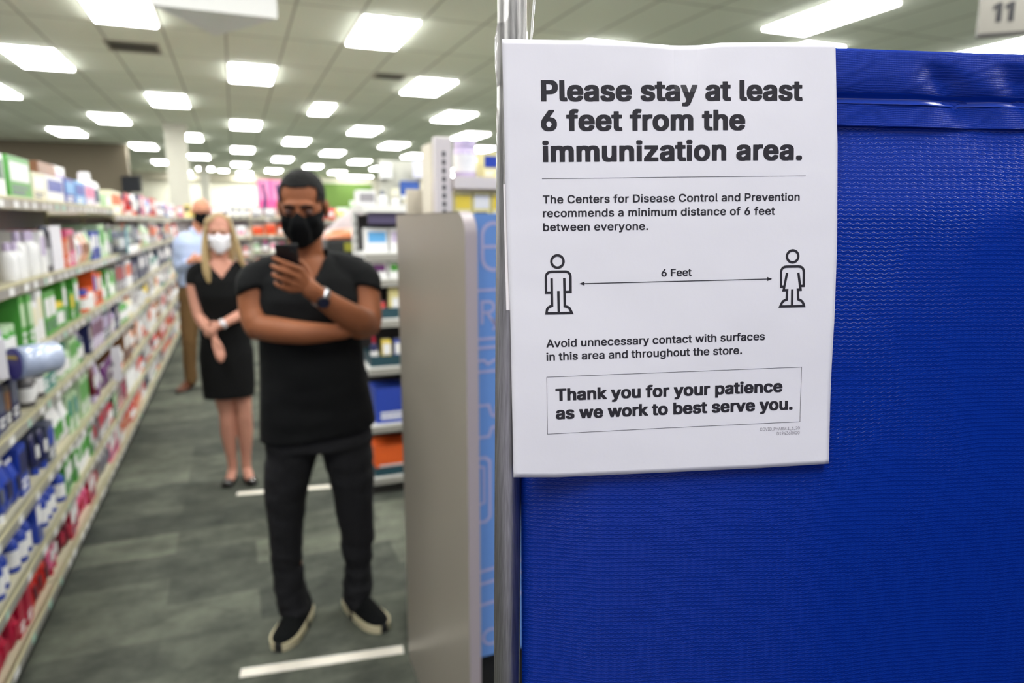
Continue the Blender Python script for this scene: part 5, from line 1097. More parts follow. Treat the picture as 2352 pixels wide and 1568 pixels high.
LB(bm, [(-.060, -.02, .82), (-.052, -.015, .60), (-.036, -.012, .44), (-.036, -.03, .30), (-.028, -.045, .14), (-.026, -.045, .07)], [.072, .060, .047, .046, .030, .028], 16)
LB(bm, [(.045, -.02, .82), (.055, -.01, .60), (.062, -.002, .44), (.062, -.018, .30), (.056, -.03, .14), (.055, -.03, .065)], [.072, .060, .047, .046, .030, .028], 16)
LB(bm, [(-.026, -.055, .055), (-.038, .02, .040), (-.048, .055, .022)], [(.028, .026), (.030, .02), (.026, .013)], 10); LB(bm, [(.055, -.04, .055), (.062, .04, .040), (.068, .075, .022)], [(.028, .026), (.030, .02), (.026, .013)], 10)
me = fuse(bm, .005, 3); sockets(me, WM, .009)
woman = link('person', me, M_SKIN2, None, True)
tag(woman, 'blond woman in black dress and white mask, hands clasped in front', 'person')
place_person(woman, (-.08, 4.42), R(181.04))
eyes(WM, woman, mat('fair_eyelid', (160, 108, 90), .5), mat('light_brow', (150, 118, 84), .6))
mask_on(WM, woman, mat('white_mask_cloth', (238, 236, 242), .7), .96, top=-.004)
bm = bmesh.new()
rings_z(bm, [(.545, -.013, -.01, .148, .115), (.70, -.013, -.012, .156, .116), (.82, -.012, -.015, .156, .114), (.93, -.012, -.01, .140, .104), (1.05, -.014, 0, .122, .096), (1.17, -.014, .01, .137, .112), (1.26, -.016, .004, .148, .102), (1.32, -.016, -.012, .135, .078), (1.355, -.015, -.02, .085, .06), (1.385, -.014, -.022, .060, .056)])
for xs in ((-.09, -.150, -.160), (.06, .128, .142)):
    LB(bm, [(xs[0], -.015, 1.335), (xs[1], -.01, 1.30), (xs[2], 0, 1.235)], [(.044, .048), (.048, .05), (.046, .048)], 16, round_ends=False)
me = fuse(bm, .007, 5)
for v in me.vertices: v.co += v.normal*(noise.noise(Vector((v.co.x*9, v.co.y*9, v.co.z*9)))*.004)
def keep(c):
    x = -c.x
    if c.z > 1.365: return False
    if c.y > 0 and c.z > 1.272 + abs(x+.008)*1.25: return False
    return True
dress = link('dress', cut(me, keep), M_DRESS, woman, True)
so = dress.modifiers.new('t', 'SOLIDIFY'); so.thickness = .003
bm = bmesh.new()
blob(bm, (0, -.024, .042), (.088, .106, .089), mtx=WM); blob(bm, (0, .018, .036), (.077, .080, .074), mtx=WM)
me = fuse(bm, .006, 3); Mi = WM.inverted()
def keep(c):
    q = Mi @ c; ax = abs(q.x+.01)
    if q.y > .012: return q.z > .113 - .85*max(0, ax-.020) and q.z > -.01
    return True
bmh = bmesh.new(); bmh.from_mesh(cut(me, keep))
hm = link('hair', me, M_BLOND, woman, True); bmh.free()
so = hm.modifiers.new('t', 'SOLIDIFY'); so.thickness = .008
for nm, pts, rr in (('hair_lock', [(-.058, .020, 1.615), (-.080, .022, 1.52), (-.090, .066, 1.40), (-.086, .098, 1.31), (-.078, .102, 1.255)], [(.012, .020), (.016, .030), (.020, .028), (.022, .020), (.010, .010)]),
                    ('hair_lock', [(.052, .020, 1.615), (.074, .018, 1.52), (.094, .020, 1.42), (.106, .030, 1.37), (.112, .034, 1.335)], [(.012, .020), (.016, .032), (.020, .030), (.018, .02), (.008, .01)]),
                    ('hair_lock', [(-.004, -.075, 1.60), (-.008, -.085, 1.48), (-.006, -.080, 1.36), (-.004, -.076, 1.26)], [(.08, .03), (.085, .035), (.082, .03), (.06, .015)])):
    bm = bmesh.new(); LB(bm, pts, rr, 16)
    link(nm, fuse(bm, .005, 3), M_BLOND, hm, True)
M_PUMP = mat('black_patent_shoe', (14, 14, 15), .15)
def pump(pos, dx, dy):
    yaw = math.atan2(dx, dy); L, Wd = .235, .078
    half = shoe_bits(L, Wd, .05)
    M = Matrix.Translation(I(pos)) @ Matrix.Rotation(yaw, 4, 'Z')
    bm = bmesh.new(); rings = []
    for k in range(23):
        t = .01+.98*k/22; w = max(.003, half(t)); zt = .052 if t < .2 else (.052-.022*min(1, (t-.2)/.35) if t < .62 else .030+.012*math.sin((t-.62)/.38*PI))
        rings.append([M @ Vector((w*math.cos(a)*(1-.2*math.sin(a)), L*t, .004+(zt-.004)*max(0.0, math.sin(a))**.6)) for a in [PI*j/11 for j in range(12)]])
    loft(bm, rings); s = link('shoe', fuse(bm, .004, 3), M_PUMP, woman, True)
    bm = bmesh.new(); box(bm, -.013, .013, L*.86, L*.92, .030, .040, bev=.003)
    for v in bm.verts: v.co = M @ v.co
    obj('shoe_buckle', bm, mat('silver_buckle', (200, 200, 200), .25, metal=.9), s)
pump((-.026, -.105, 0), -.18, 1); pump((.056, -.075, 0), .12, 1)
wc, wd = Vector((-.020, .171, 1.016)), (Vector((-.040, .178, 1.006))-Vector((.010, .160, 1.030))).normalized()
bm = bmesh.new(); lathe(bm, [(.027, -.008), (.0285, -.006), (.0285, .006), (.027, .008)], 24, mtx=Matrix.Translation(I(wc)) @ I(wd).to_track_quat('Z', 'Y').to_matrix().to_4x4())
wb = obj('watch', bm, mat('white_watch_band', (226, 224, 226), .4), woman, True)
fn = I((0, .9, .3)).normalized(); bm = bmesh.new(); lathe(bm, [(0, 0), (.015, 0), (.016, .004), (.014, .006), (0, .006)], 22, mtx=Matrix.Translation(I(wc)+fn*.025) @ fn.to_track_quat('Z', 'Y').to_matrix().to_4x4())
obj('watch_case', bm, mat('pale_watch_case', (216, 214, 220), .25), wb, True)

# ---- the bald man in the light blue shirt
M_SKIN3 = mat('ruddy_skin', (196, 134, 104), .5, spec=.35, mottle=.05, mscale=14)
BM_ = Matrix.Translation(I((.228, .0, 1.690))) @ Matrix.Rotation(R(6), 4, 'Z') @ Matrix.Rotation(R(-5), 4, 'X')
bm = bmesh.new()
head_bits(bm, BM_); face_bits(bm, BM_)
LB(bm, [(.190, -.04, 1.47), (.200, -.035, 1.55), (.222, -.02, 1.63)], [.066, .060, .058], 18)
rings_z(bm, [(.90, .135, -.02, .155, .11), (1.05, .135, -.01, .150, .11), (1.25, .145, 0, .160, .112), (1.40, .160, -.01, .155, .10), (1.47, .175, -.02, .11, .075), (1.51, .188, -.03, .06, .055)])
LB(bm, [(.055, -.02, 1.445), (.022, -.015, 1.38), (.006, .0, 1.27), (.004, .03, 1.17)], [.052, .050, .046, .042], 14)
LB(bm, [(.004, .03, 1.17), (.035, .12, 1.195), (.085, .185, 1.235), (.105, .200, 1.25)], [.042, .038, .028, .026], 14, ref=(0, 0, 1))
hand_bits(bm, (.105, .200, 1.25), [(.150, .215, 1.285), (.156, .220, 1.270), (.158, .220, 1.254), (.154, .216, 1.240)],
          [[(.176, .200, 1.292), (.184, .178, 1.290)], [(.182, .204, 1.272), (.188, .180, 1.268)], [(.182, .204, 1.250), (.188, .182, 1.246)], [(.174, .202, 1.232), (.180, .182, 1.228)]],
          [(.108, .190, 1.27), (.125, .185, 1.295), (.145, .180, 1.312)])
LB(bm, [(.275, -.02, 1.445), (.312, -.015, 1.37), (.325, .0, 1.24), (.315, .05, 1.13)], [.052, .050, .046, .042], 14)
LB(bm, [(.315, .05, 1.13), (.27, .14, 1.16), (.215, .195, 1.20)], [.042, .036, .027], 14, ref=(0, 0, 1))
hand_bits(bm, (.215, .195, 1.20), [(.175, .215, 1.228), (.170, .220, 1.215), (.170, .220, 1.2), (.174, .216, 1.186)],
          [[(.150, .206, 1.240), (.140, .19, 1.244)], [(.146, .208, 1.222), (.136, .19, 1.224)], [(.146, .208, 1.2), (.136, .19, 1.2)], [(.152, .204, 1.178), (.142, .188, 1.176)]],
          [(.21, .185, 1.215), (.19, .185, 1.24), (.172, .188, 1.255)])
LB(bm, [(.07, -.02, .92), (.040, -.03, .62), (.030, -.03, .46), (.022, -.06, .22), (.020, -.07, .08)], [.085, .07, .055, .048, .036], 14)
LB(bm, [(.20, -.02, .92), (.215, -.03, .62), (.22, -.03, .46), (.22, -.06, .22), (.22, -.07, .08)], [.085, .07, .055, .048, .036], 14)
me = fuse(bm, .006, 3); sockets(me, BM_, .010)
man2 = link('person', me, M_SKIN3, None, True)
tag(man2, 'bald man in light blue shirt, black mask and brown trousers behind the woman', 'person')
place_person(man2, (-.5, 7.1), R(184.03))
eyes(BM_, man2, mat('ruddy_eyelid', (186, 130, 106), .5), mat('grey_brow', (140, 110, 92), .6))
mask_on(BM_, man2, M_MASK, 1.0)
bm = bmesh.new()
rings_z(bm, [(1.00, .135, -.015, .168, .125), (1.10, .136, -.008, .166, .124), (1.25, .146, .002, .174, .128), (1.40, .160, -.008, .168, .112), (1.46, .173, -.018, .128, .086), (1.505, .186, -.03, .078, .066), (1.535, .190, -.03, .068, .064)])
LB(bm, [(.075, -.02, 1.445), (.022, -.015, 1.395), (.002, .0, 1.27), (.0, .03, 1.165)], [(.060, .062), (.064, .062), (.056, .056), (.050, .052)], 16)
LB(bm, [(.0, .03, 1.165), (.035, .12, 1.192), (.072, .170, 1.225)], [.050, .044, .036], 16, ref=(0, 0, 1))
LB(bm, [(.262, -.02, 1.445), (.312, -.015, 1.385), (.330, .0, 1.24), (.318, .05, 1.125)], [(.060, .062), (.064, .062), (.056, .056), (.050, .052)], 16)
LB(bm, [(.318, .05, 1.125), (.27, .14, 1.155), (.235, .180, 1.185)], [.050, .044, .036], 16, ref=(0, 0, 1))
me = fuse(bm, .008, 4)
for v in me.vertices: v.co += v.normal*(noise.noise(Vector((v.co.x*14, v.co.y*14, v.co.z*14)))*.006)
def keep(c):
    x = -c.x
    if c.z > 1.535: return False
    return not (c.y > 0 and c.z > 1.47 + abs(x-.192)*1.4)
sh = link('shirt', cut(me, keep), mat('light_blue_shirt', (178, 194, 226), .8, bump=.3, bscale=12), man2, True)
so = sh.modifiers.new('t', 'SOLIDIFY'); so.thickness = .003
bm = bmesh.new()
for s in (-1, 1): LB(bm, [(.192+s*.066, -.035, 1.535), (.192+s*.060, .02, 1.53), (.192+s*.028, .055, 1.488)], [(.006, .014), (.006, .016), (.006, .016)], 10, ref=(0, 1, 0))
obj('collar', bm, MATS['light_blue_shirt'], sh, True)
bm = bmesh.new()
rings_z(bm, [(.86, .135, -.025, .172, .122), (.95, .135, -.02, .165, .118), (1.03, .135, -.015, .160, .116)])
LB(bm, [(.072, -.02, .90), (.042, -.03, .62), (.034, -.03, .46), (.022, -.06, .24), (.020, -.075, .08)], [(.098, .105), (.082, .088), (.070, .076), (.060, .068), (.058, .07)], 16)
LB(bm, [(.198, -.02, .90), (.215, -.03, .62), (.22, -.03, .46), (.22, -.06, .24), (.22, -.075, .08)], [(.098, .105), (.082, .088), (.070, .076), (.060, .068), (.058, .07)], 16)
me = fuse(bm, .009, 4)
for v in me.vertices: v.co += v.normal*(noise.noise(Vector((v.co.x*14, v.co.y*14, v.co.z*22)))*.006)
link('trousers', me, mat('brown_trousers', (112, 84, 48), .85, bump=.3, bscale=12), man2, True)
bm = bmesh.new(); rings_z(bm, [(1.0, .135, -.015, .168, .124), (1.035, .135, -.015, .166, .122)]); obj('belt', bm, mat('brown_leather', (70, 40, 24), .4), man2, True)
M_BR = mat('brown_leather_shoe', (92, 52, 32), .4)
shoe('shoe', man2, (.020, -.14, 0), -.42, .295, .10, .10, M_BR, M_OUT, .022)
shoe('shoe', man2, (.220, -.14, 0), .12, .295, .10, .10, M_BR, M_OUT, .022)

# ------------------------------------------------------------------ privacy screen (pole, blue sheet) and the paper notice
def cam_dir(px, py): return FWD*F_PX + RIGHT*(px-1176) + UP*(784-py)
SU = Vector((.9647, -.2634, 0)).normalized()
SNH = Vector((-.2634, -.9647, 0)).normalized()
SW = (Vector((0, 0, 1))*math.cos(R(3)) - SNH*math.sin(R(3))).normalized()
SN = SU.cross(SW).normalized()                      # towards the viewer
SO = Vector((0.1647, 0.4184, 1.4857))
def S(s, t, n): return SO + SU*s + SW*t + SN*n
POLE_R = .0090
screen = empty('privacy_screen', (SO.x-.07, SO.y-.07, 0), 0, 'blue vinyl privacy screen on a metal pole beside the aisle', 'privacy screen')
def sobj(name, bm, m, parent=None, smooth=False):
    o = obj(name, bm, m, None, smooth); o.parent = parent or screen
    o.matrix_parent_inverse = Matrix.Translation(screen.location).inverted() if (parent is None or parent is screen) else Matrix()
    return o
M_POLE = bpy.data.materials.new('brushed_steel'); M_POLE.use_nodes = True
nt = M_POLE.node_tree; b = nt.nodes['Principled BSDF']; b.inputs['Metallic'].default_value = .85; b.inputs['Roughness'].default_value = .36
tc = nt.nodes.new('ShaderNodeTexCoord'); mp = nt.nodes.new('ShaderNodeMapping'); mp.inputs['Scale'].default_value = (900, 900, 12)
n_ = nt.nodes.new('ShaderNodeTexNoise'); n_.inputs['Scale'].default_value = 1; n_.inputs['Detail'].default_value = 4
cr = nt.nodes.new('ShaderNodeValToRGB'); cr.color_ramp.elements[0].position = .3; cr.color_ramp.elements[1].position = .75
cr.color_ramp.elements[0].color = rgb(148, 146, 144); cr.color_ramp.elements[1].color = rgb(186, 184, 182)
nt.links.new(tc.outputs['Object'], mp.inputs[0]); nt.links.new(mp.outputs[0], n_.inputs['Vector']); nt.links.new(n_.outputs['Fac'], cr.inputs[0]); nt.links.new(cr.outputs[0], b.inputs['Base Color'])
bp = nt.nodes.new('ShaderNodeBump'); bp.inputs['Strength'].default_value = .25; bp.inputs['Distance'].default_value = .0005
nt.links.new(n_.outputs['Fac'], bp.inputs['Height']); nt.links.new(bp.outputs[0], b.inputs['Normal'])
tilt = .0135   # the pole leans a touch
def pole_c(t): return S(.0008+tilt*t, t, 0)
def floor_t(s): return -SO.z/SW.z
bm = bmesh.new(); limb(bm, [pole_c(floor_t(0)+.012), pole_c(.42)], [POLE_R, POLE_R], 40, ref=SU)
sobj('pole', bm, M_POLE, smooth=True)
far = 1.25
bm = bmesh.new(); limb(bm, [S(far, floor_t(0)+.012, 0), S(far, .42, 0)], [POLE_R, POLE_R], 32, ref=SU)
sobj('pole', bm, M_POLE, smooth=True)
for s in (.0, far):
    bm = bmesh.new(); c = S(s+(tilt*floor_t(0) if s == 0 else 0), floor_t(0), 0)
    for dy in (-1, 1): limb(bm, [(c.x, c.y, .02), (c.x-.05*dy*.27, c.y+.25*dy, .014)], [.012, .010], 12)
    sobj('foot', bm, mat('black_base', (12, 12, 13), .6))
bm = bmesh.new(); limb(bm, [S(.0, .395, 0), S(far, .395, 0)], [.008, .008], 20, ref=SN); sobj('top_rail', bm, M_POLE, smooth=True)
# clear tape wrapped round the top of the pole
M_WRAP = bpy.data.materials.new('clear_tape_wrap'); M_WRAP.use_nodes = True
nt = M_WRAP.node_tree; b = nt.nodes['Principled BSDF']; b.inputs['Roughness'].default_value = .06; b.inputs['Transmission Weight'].default_value = 1; b.inputs['IOR'].default_value = 1.15; b.inputs['Base Color'].default_value = (.95, .95, .96, 1)
bm = bmesh.new(); pts, rr = [], []
for k in range(56):
    t = -.40+.0146*k; g = max(0.0, min(1.0, (t-.16)/.07))
    c = pole_c(t) + SU*(.0024+.0012*math.sin(k*1.3))*g
    pts.append(c); rr.append((.00925+(.0026+.0006*math.sin(k*2.1))*g, .00925+.0006*g))
limb(bm, pts, rr, 32, ref=SU, round_ends=False)
sobj('tape_wrap', bm, M_WRAP, smooth=True)

# blue vinyl sheet
def vinyl(name, ridge, amp, zig, rough):
    m = bpy.data.materials.new(name); m.use_nodes = True
    nt = m.node_tree; b = nt.nodes['Principled BSDF']
    b.inputs['Base Color'].default_value = rgb(5, 42, 138); b.inputs['Roughness'].default_value = rough; b.inputs['Specular IOR Level'].default_value = .26
    tc = nt.nodes.new('ShaderNodeTexCoord'); sp = nt.nodes.new('ShaderNodeSeparateXYZ'); nt.links.new(tc.outputs['UV'], sp.inputs[0])
    def M(op, a, b_=None):
        n = nt.nodes.new('ShaderNodeMath'); n.operation = op
        for i, v in enumerate((a, b_)):
            if v is None: continue
            if isinstance(v, (int, float)): n.inputs[i].default_value = v
            else: nt.links.new(v, n.inputs[i])
        return n.outputs[0]
    nz = nt.nodes.new('ShaderNodeTexNoise'); nz.inputs['Scale'].default_value = 14; nt.links.new(tc.outputs['UV'], nz.inputs['Vector'])
    wob = M('MULTIPLY', M('SUBTRACT', nz.outputs['Fac'], .5), .006)
    u, v = sp.outputs[0], M('ADD', sp.outputs[1], wob)
    tri = M('PINGPONG', u, .0030)                               # zigzag thread
    line1 = M('PINGPONG', v, ridge)                             # 0..ridge
    l1 = M('POWER', M('SUBTRACT', 1.0, M('DIVIDE', line1, ridge)), 3.0)
    vz = M('ADD', v, M('MULTIPLY', tri, zig))
    line2 = M('PINGPONG', M('ADD', vz, ridge*.9), ridge)
    l2 = M('POWER', M('SUBTRACT', 1.0, M('DIVIDE', line2, ridge)), 8.0)
    fine = M('PINGPONG', u, .0006)
    hgt = M('ADD', M('MULTIPLY', l1, .8), M('MULTIPLY', l2, M('MULTIPLY', nz.outputs['Fac'], 1.7)))
    hgt = M('ADD', hgt, M('MULTIPLY', fine, 250.0))
    bp = nt.nodes.new('ShaderNodeBump'); bp.inputs['Strength'].default_value = amp; bp.inputs['Distance'].default_value = .00035
    nt.links.new(hgt, bp.inputs['Height']); nt.links.new(bp.outputs[0], b.inputs['Normal'])
    return m
M_VIN = vinyl('blue_vinyl_weave', .0015, .62, .45, .27)
M_VINH = vinyl('blue_vinyl_hem', .0007, .6, .0, .30)
M_WELD = mat('blue_vinyl_weld', (10, 52, 158), .16, spec=.7)
T_TOP = .2266
def crease(s, t):
    d = 0.0
    for s0, sl, w in ((.285, .85, .020), (.343, .75, .022), (.60, .6, .02), (.80, .8, .02)):
        q = T_TOP - .006 - t
        if q < 0: continue
        x = s - s0 - q*sl
        d += -.0055*math.exp(-(x/(w*(.45+q*14)))**2)*min(1, q/.012)*math.exp(-(q/.05)**2)
    return d
def sheet_off(s, t):
    pn = .009 + min(max(.23-t, 0), .32)*.04 + min(max(s, 0), .22)*.061   # follows the sheet of paper that hangs on it
    d = max(.0005, pn*.80-.0025-.0085*min(1, max(0, (t-.12)/.05)))
    d += .0016*noise.noise(Vector((s*3.1, t*1.7, .3))) + .0007*noise.noise(Vector((s*11, t*5, 2.2)))
    d += .5*crease(s, t)
    e = max(0.0, 1-(s-.008)/.05)
    return d*(1-e) + .003*e
def grid(s0, s1, t0, t1, ns, nt_, f):
    bm = bmesh.new(); uv = bm.loops.layers.uv.new('UVMap'); V = []
    for j in range(nt_+1):
        t = t0 + (t1-t0)*j/nt_
        V.append([(bm.verts.new(S(s0+(s1-s0)*i/ns, t, f(s0+(s1-s0)*i/ns, t))), s0+(s1-s0)*i/ns, t) for i in range(ns+1)])
    for j in range(nt_):
        for i in range(ns):
            q = (V[j][i], V[j][i+1], V[j+1][i+1], V[j+1][i])
            fc = bm.faces.new([v[0] for v in q]); fc.smooth = True
            for lp, v in zip(fc.loops, q): lp[uv].uv = (v[1], v[2])
    return bm
o = sobj('vinyl_sheet', grid(.0085, far-.005, -1.15, T_TOP-.02, 150, 160, sheet_off), M_VIN)
so = o.modifiers.new('t', 'SOLIDIFY'); so.thickness = .0008
def hem_off(s, t):
    q = T_TOP - t
    d = sheet_off(s, t) + .0012 + .5*crease(s, t)
    if q < .030: d += .0048*math.sqrt(max(0, 1-((q-.013)/.018)**2)) if abs(q-.013) < .018 else 0
    if q > .034: d += .0006 + .0010*((q-.034)/.016)**2*(.6+.4*noise.noise(Vector((s*12, 0, 0))))
    if q < .0015: d -= .0035
    return d
o = sobj('hem_band', grid(.0085, far-.005, T_TOP-.0500, T_TOP+.0004, 200, 50, lambda s, t: hem_off(s, t)), M_VINH)
so = o.modifiers.new('t', 'SOLIDIFY'); so.thickness = .0007
o = sobj('weld_strip', grid(.0085, far-.005, T_TOP-.0352, T_TOP-.0287, 160, 6, lambda s, t: hem_off(s, t)+.0004+.0006*noise.noise(Vector((s*26, t*60, 5)))+.0012*noise.noise(Vector((s*9, 3, 5)))), M_WELD)

# added wing out of view, there to shade the right side of the sheet
sobj('shade_wing', (lambda bm: (box(bm, .470, .474, -1.15, .215, .03, .95), [setattr(v, 'co', S(v.co.x, v.co.y, v.co.z)) for v in bm.verts], bm)[2])(bmesh.new()), M_VINH)
# paper notice
PC = Vector((0.26482, 0.3771, 1.57414)); PU = Vector((.95689, -.29004, .01517)); PV = Vector((.01175, .09084, .9958)); PN = Vector((-.2902, -.95269, .09033))
def interp(tab, x):
    if x <= tab[0][0]: return tab[0][1]
    for (a, b), (c, d) in zip(tab, tab[1:]):
        if x <= c: return b+(d-b)*(x-a)/(c-a)
    return tab[-1][1]
RIGHT_E = [(-139.3, 107.9), (-120, 108.3), (-84, 109.1), (-40, 110.7), (9, 111.7), (74, 111.1), (110, 109.6), (139, 108.4)]
LEFT_E = [(-139.3, -107.8), (-30, -107.6), (13, -108.5), (139.8, -108.8)]
TOP_E = [(-108.8, 139.8), (-60, 139.5), (-25, 138.4), (0, 136.9), (17, 137.1), (32, 138.6), (62, 139.0), (108.4, 138.7)]
BOT_E = [(-107.8, -139.3), (-79, -140.6), (0, -140.5), (60, -140.2), (108.2, -139.2)]
def p_off(x, y):  # gentle curl of the sheet, mm towards the viewer
    d = .7*math.sin(x*.021+.6)*math.cos(y*.012) + .5*noise.noise(Vector((x*.012, y*.012, 4.0)))
    d += 1.6*max(0, (-y-70)/70)**2*(x/110)
    d -= 1.1*math.exp(-((x-8)/14)**2)*max(0, (y-112)/28)
    return d
def on_paper(x, y, lift=0.0): return PC + (PU*x + PV*y + PN*(p_off(x, y)+lift))*.001
notice = empty('notice', on_paper(0, -139), 0, 'white paper notice about staying 6 feet apart taped to the pole and blue screen', 'notice')
def nobj(o):
    o.parent = notice; o.matrix_parent_inverse = Matrix.Translation(notice.location).inverted(); return o
M_PAPER = mat('white_copy_paper', (219, 217, 222), .7, spec=.25, bump=.08, bscale=14, mottle=.015, mscale=30)
bm = bmesh.new(); NX, NY = 72, 90; V = []
for j in range(NY+1):
    v = j/NY; row = []
    for i in range(NX+1):
        u = i/NX
        yy = -139.3+278.6*v
        x = interp(LEFT_E, yy)*(1-u)+interp(RIGHT_E, yy)*u
        y = interp(BOT_E, x)*(1-v)+interp(TOP_E, x)*v
        row.append(bm.verts.new(on_paper(x, y)))
    V.append(row)
for j in range(NY):
    for i in range(NX):
        bm.faces.new((V[j][i], V[j][i+1], V[j+1][i+1], V[j+1][i])).smooth = True
o = nobj(obj('paper', bm, M_PAPER)); so = o.modifiers.new('t', 'SOLIDIFY'); so.thickness = .00012; so.offset = -1
# second sheet just visible behind its left edge
bm = bmesh.new(); V = []
for j in range(13):
    row = [bm.verts.new(on_paper(x, -29+(j/12)*80, -.7)) for x in (-110.0, -80, -40, 0)]; V.append(row)
for j in range(12):
    for i in range(3): bm.faces.new((V[j][i], V[j][i+1], V[j+1][i+1], V[j+1][i]))
o = nobj(obj('backing_sheet', bm, mat('white_backing_sheet', (232, 226, 226), .7)))
M_BLACK = mat('black_toner', (38, 36, 42), .6, spec=.3)
M_GREYT = mat('grey_toner', (120, 116, 124), .6, spec=.3)
HEAD = [('bold', 'Please stay at least', (-84.97, 102.61), (86.58, 102.78), 13.1), ('bold', '6 feet from the', (-85.33, 84.33), (47.89, 84.05), 13.1), ('bold', 'immunization area.', (-84.67, 65.01), (86.66, 64.77), 13.1)]
BODY = [('body', 'The Centers for Disease Control and Prevention', (-85.04, 38.65), (85.38, 38.16), 5.1), ('body', 'recommends a minimum distance of 6 feet', (-85.1, 29.94), (68.5, 29.26), 5.1), ('body', 'between everyone.', (-85.12, 21.2), (-16.58, 20.74), 5.1)]
AVOID = [('body', 'Avoid unnecessary contact with surfaces', (-84.45, -53.85), (62.41, -53.22), 5.2), ('body', 'in this area and throughout the store.', (-84.61, -62.48), (46.75, -62.08), 5.2)]
THANK = [('bold', 'Thank you for your patience', (-79.07, -88.98), (75.12, -88.56), 8.1), ('bold', 'as we work to best serve you.', (-79.06, -101.21), (82.23, -100.75), 8.1)]
FINE = [('fine', 'COVID_PHARM.1_6_20', (59.6, -114.82), (87.26, -114.86), 2.1), ('fine', 'D19436RX20', (71.32, -118.12), (87.18, -118.07), 2.1)]
LIFT = .10
pl = lambda x, y: on_paper(x, y, LIFT)
for nm, runs, m in (('heading_text', HEAD, M_BLACK), ('body_text', BODY, M_BLACK), ('distance_text', [('body', '6 Feet', (-7.95, -9.59), (12.27, -9.49), 4.9)], M_BLACK), ('advice_text', AVOID, M_BLACK), ('thanks_text', THANK, M_BLACK), ('fine_print', FINE, M_GREYT)):
    nobj(text_mesh(nm, runs, pl, m, None))
def dense(pts, closed=False, step=6.0):
    out = []; P = list(pts) + ([pts[0]] if closed else [])
    for a, b in zip(P, P[1:]):
        n = max(1, int(math.dist(a, b)/step))
        for k in range(n): out.append((a[0]+(b[0]-a[0])*k/n, a[1]+(b[1]-a[1])*k/n))
    if not closed: out.append(P[-1])
    return out
bm = bmesh.new(); ribbon(bm, dense([(-85.27, 54.13), (89.34, 54.07)]), .28, pl); nobj(obj('ruled_line', bm, M_BLACK))
bm = bmesh.new(); ribbon(bm, dense([(-84.59, -73.34), (-43.01, -73.05), (88.28, -72.36), (87.38, -109.56), (-7.29, -110.27), (-84.83, -111.14)], True), .26, pl, True); nobj(obj('text_box_frame', bm, M_BLACK))
bm = bmesh.new(); ribbon(bm, dense([(-60, -13.07), (65, -12.87)]), .55, pl)
for pts in (((-62.22, -13.1), (-58.75, -14.36), (-58.78, -11.74)), ((67.01, -12.85), (63.51, -11.43), (63.54, -14.24))): bm.faces.new([bm.verts.new(pl(*p)) for p in pts])
nobj(obj('double_arrow', bm, M_BLACK))
W_ = 1.65
bm = bmesh.new()
ribbon(bm, [(-76.2+3.95*math.cos(2*PI*k/32), 1.55+3.95*math.sin(2*PI*k/32)) for k in range(32)], W_, pl, True)
ribbon(bm, [(-80.3, -18.4), (-84.05, -18.4), (-83.95, -8.4), *[(-80.6-3.35*math.cos(R(a)), -8.3+3.3*math.sin(R(a))) for a in (15, 35, 55, 75)], (-80.0, -4.95), (-71.8, -5.0), *[(-71.2+3.3*math.sin(R(a)), -8.3+3.3*math.cos(R(a))) for a in (15, 35, 55, 75)], (-67.9, -8.6), (-68.0, -18.2), (-72.0, -18.2)], W_, pl)
ribbon(bm, [(-80.2, -9.2), (-80.25, -26.9), *[(-80.4-3.5*math.sin(R(a)), -30.6+3.5*math.cos(R(a))) for a in (15, 40, 65)], (-84.0, -31.75), (-67.35, -31.9), *[(-71.5+3.4*math.cos(R(a)), -30.9+3.3*math.sin(R(a))) for a in (15, 40, 65)], (-71.95, -27.4), (-71.98, -9.2)], W_, pl)
ribbon(bm, [(-75.98, -17.4), (-75.93, -31.6)], W_, pl)
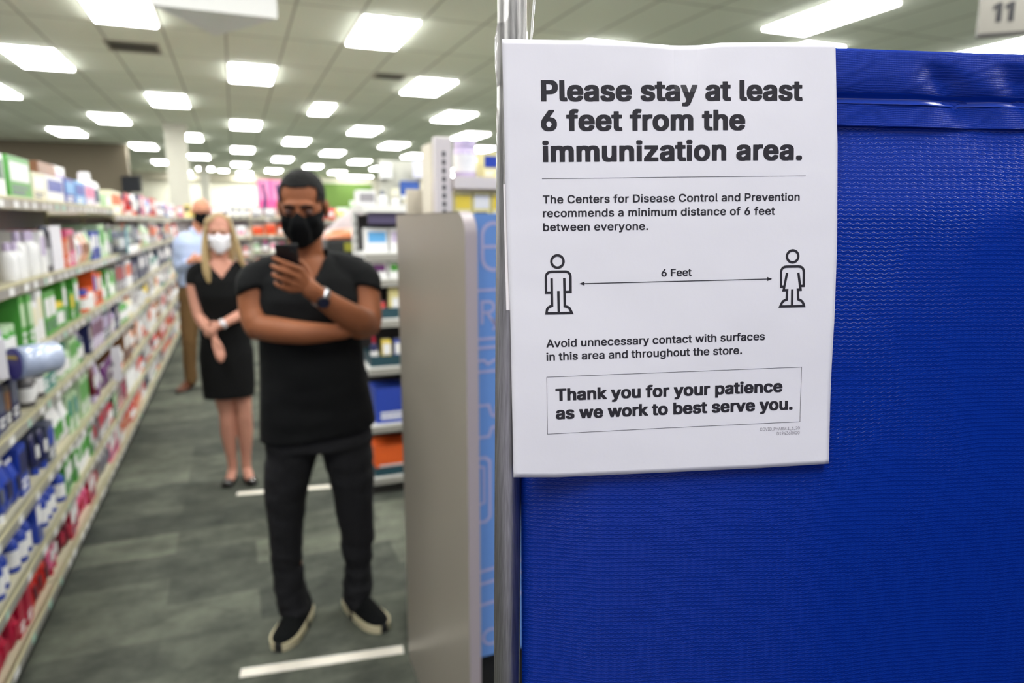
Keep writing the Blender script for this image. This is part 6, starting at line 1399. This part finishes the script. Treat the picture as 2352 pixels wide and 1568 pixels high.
nobj(obj('standing_figure', bm, M_BLACK))
bm = bmesh.new()
ribbon(bm, [(80.95+3.95*math.cos(2*PI*k/32), 1.7+3.95*math.sin(2*PI*k/32)) for k in range(32)], W_, pl, True)
ribbon(bm, [(75.3, -18.1), (73.15, -18.1), (73.1, -8.2), *[(76.3-3.1*math.cos(R(a)), -8.1+3.1*math.sin(R(a))) for a in (15, 35, 55, 75)], (77, -4.95), (85, -5.0), *[(85.6+3.1*math.sin(R(a)), -8.2+3.1*math.cos(R(a))) for a in (15, 35, 55, 75)], (88.8, -8.6), (88.8, -17.9), (86.6, -17.9)], W_, pl)
ribbon(bm, [(77.2, -9.1), (74.95, -20.5), (77.4, -20.5), (77.1, -26.8), *[(76.9-3.4*math.sin(R(a)), -30.4+3.4*math.cos(R(a))) for a in (15, 40, 65)], (72.75, -31.3), (89.2, -31.4), *[(85.6+3.2*math.cos(R(a)), -30.5+3.2*math.sin(R(a))) for a in (15, 40, 65)], (85.2, -26.8), (84.8, -20.4), (86.7, -20.4), (85.0, -9.1)], W_, pl)
ribbon(bm, [(80.94, -20.0), (80.85, -31.2)], W_, pl)
nobj(obj('standing_figure', bm, M_BLACK))
# clear tape over the top edge
M_CTAPE = bpy.data.materials.new('clear_tape'); M_CTAPE.use_nodes = True
b = M_CTAPE.node_tree.nodes['Principled BSDF']; b.inputs['Alpha'].default_value = .045; b.inputs['Roughness'].default_value = .12; b.inputs['Base Color'].default_value = (.9, .9, .92, 1); b.inputs['Specular IOR Level'].default_value = .8
bm = bmesh.new(); V = []
for j in range(15):
    y = 108.0+j*(137.4-108.0)/14
    V.append([bm.verts.new(on_paper(x+.0, y, .25+.25*noise.noise(Vector((x*.2, y*.2, 1))) - max(0, y-137)*.6)) for x in (1, 6, 11, 16.5)])
for j in range(14):
    for i in range(3): bm.faces.new((V[j][i], V[j][i+1], V[j+1][i+1], V[j+1][i])).smooth = True
o = obj('clear_tape', bm, M_CTAPE)
tag(o, 'clear sticky tape strip over the top edge of the paper notice', 'tape')
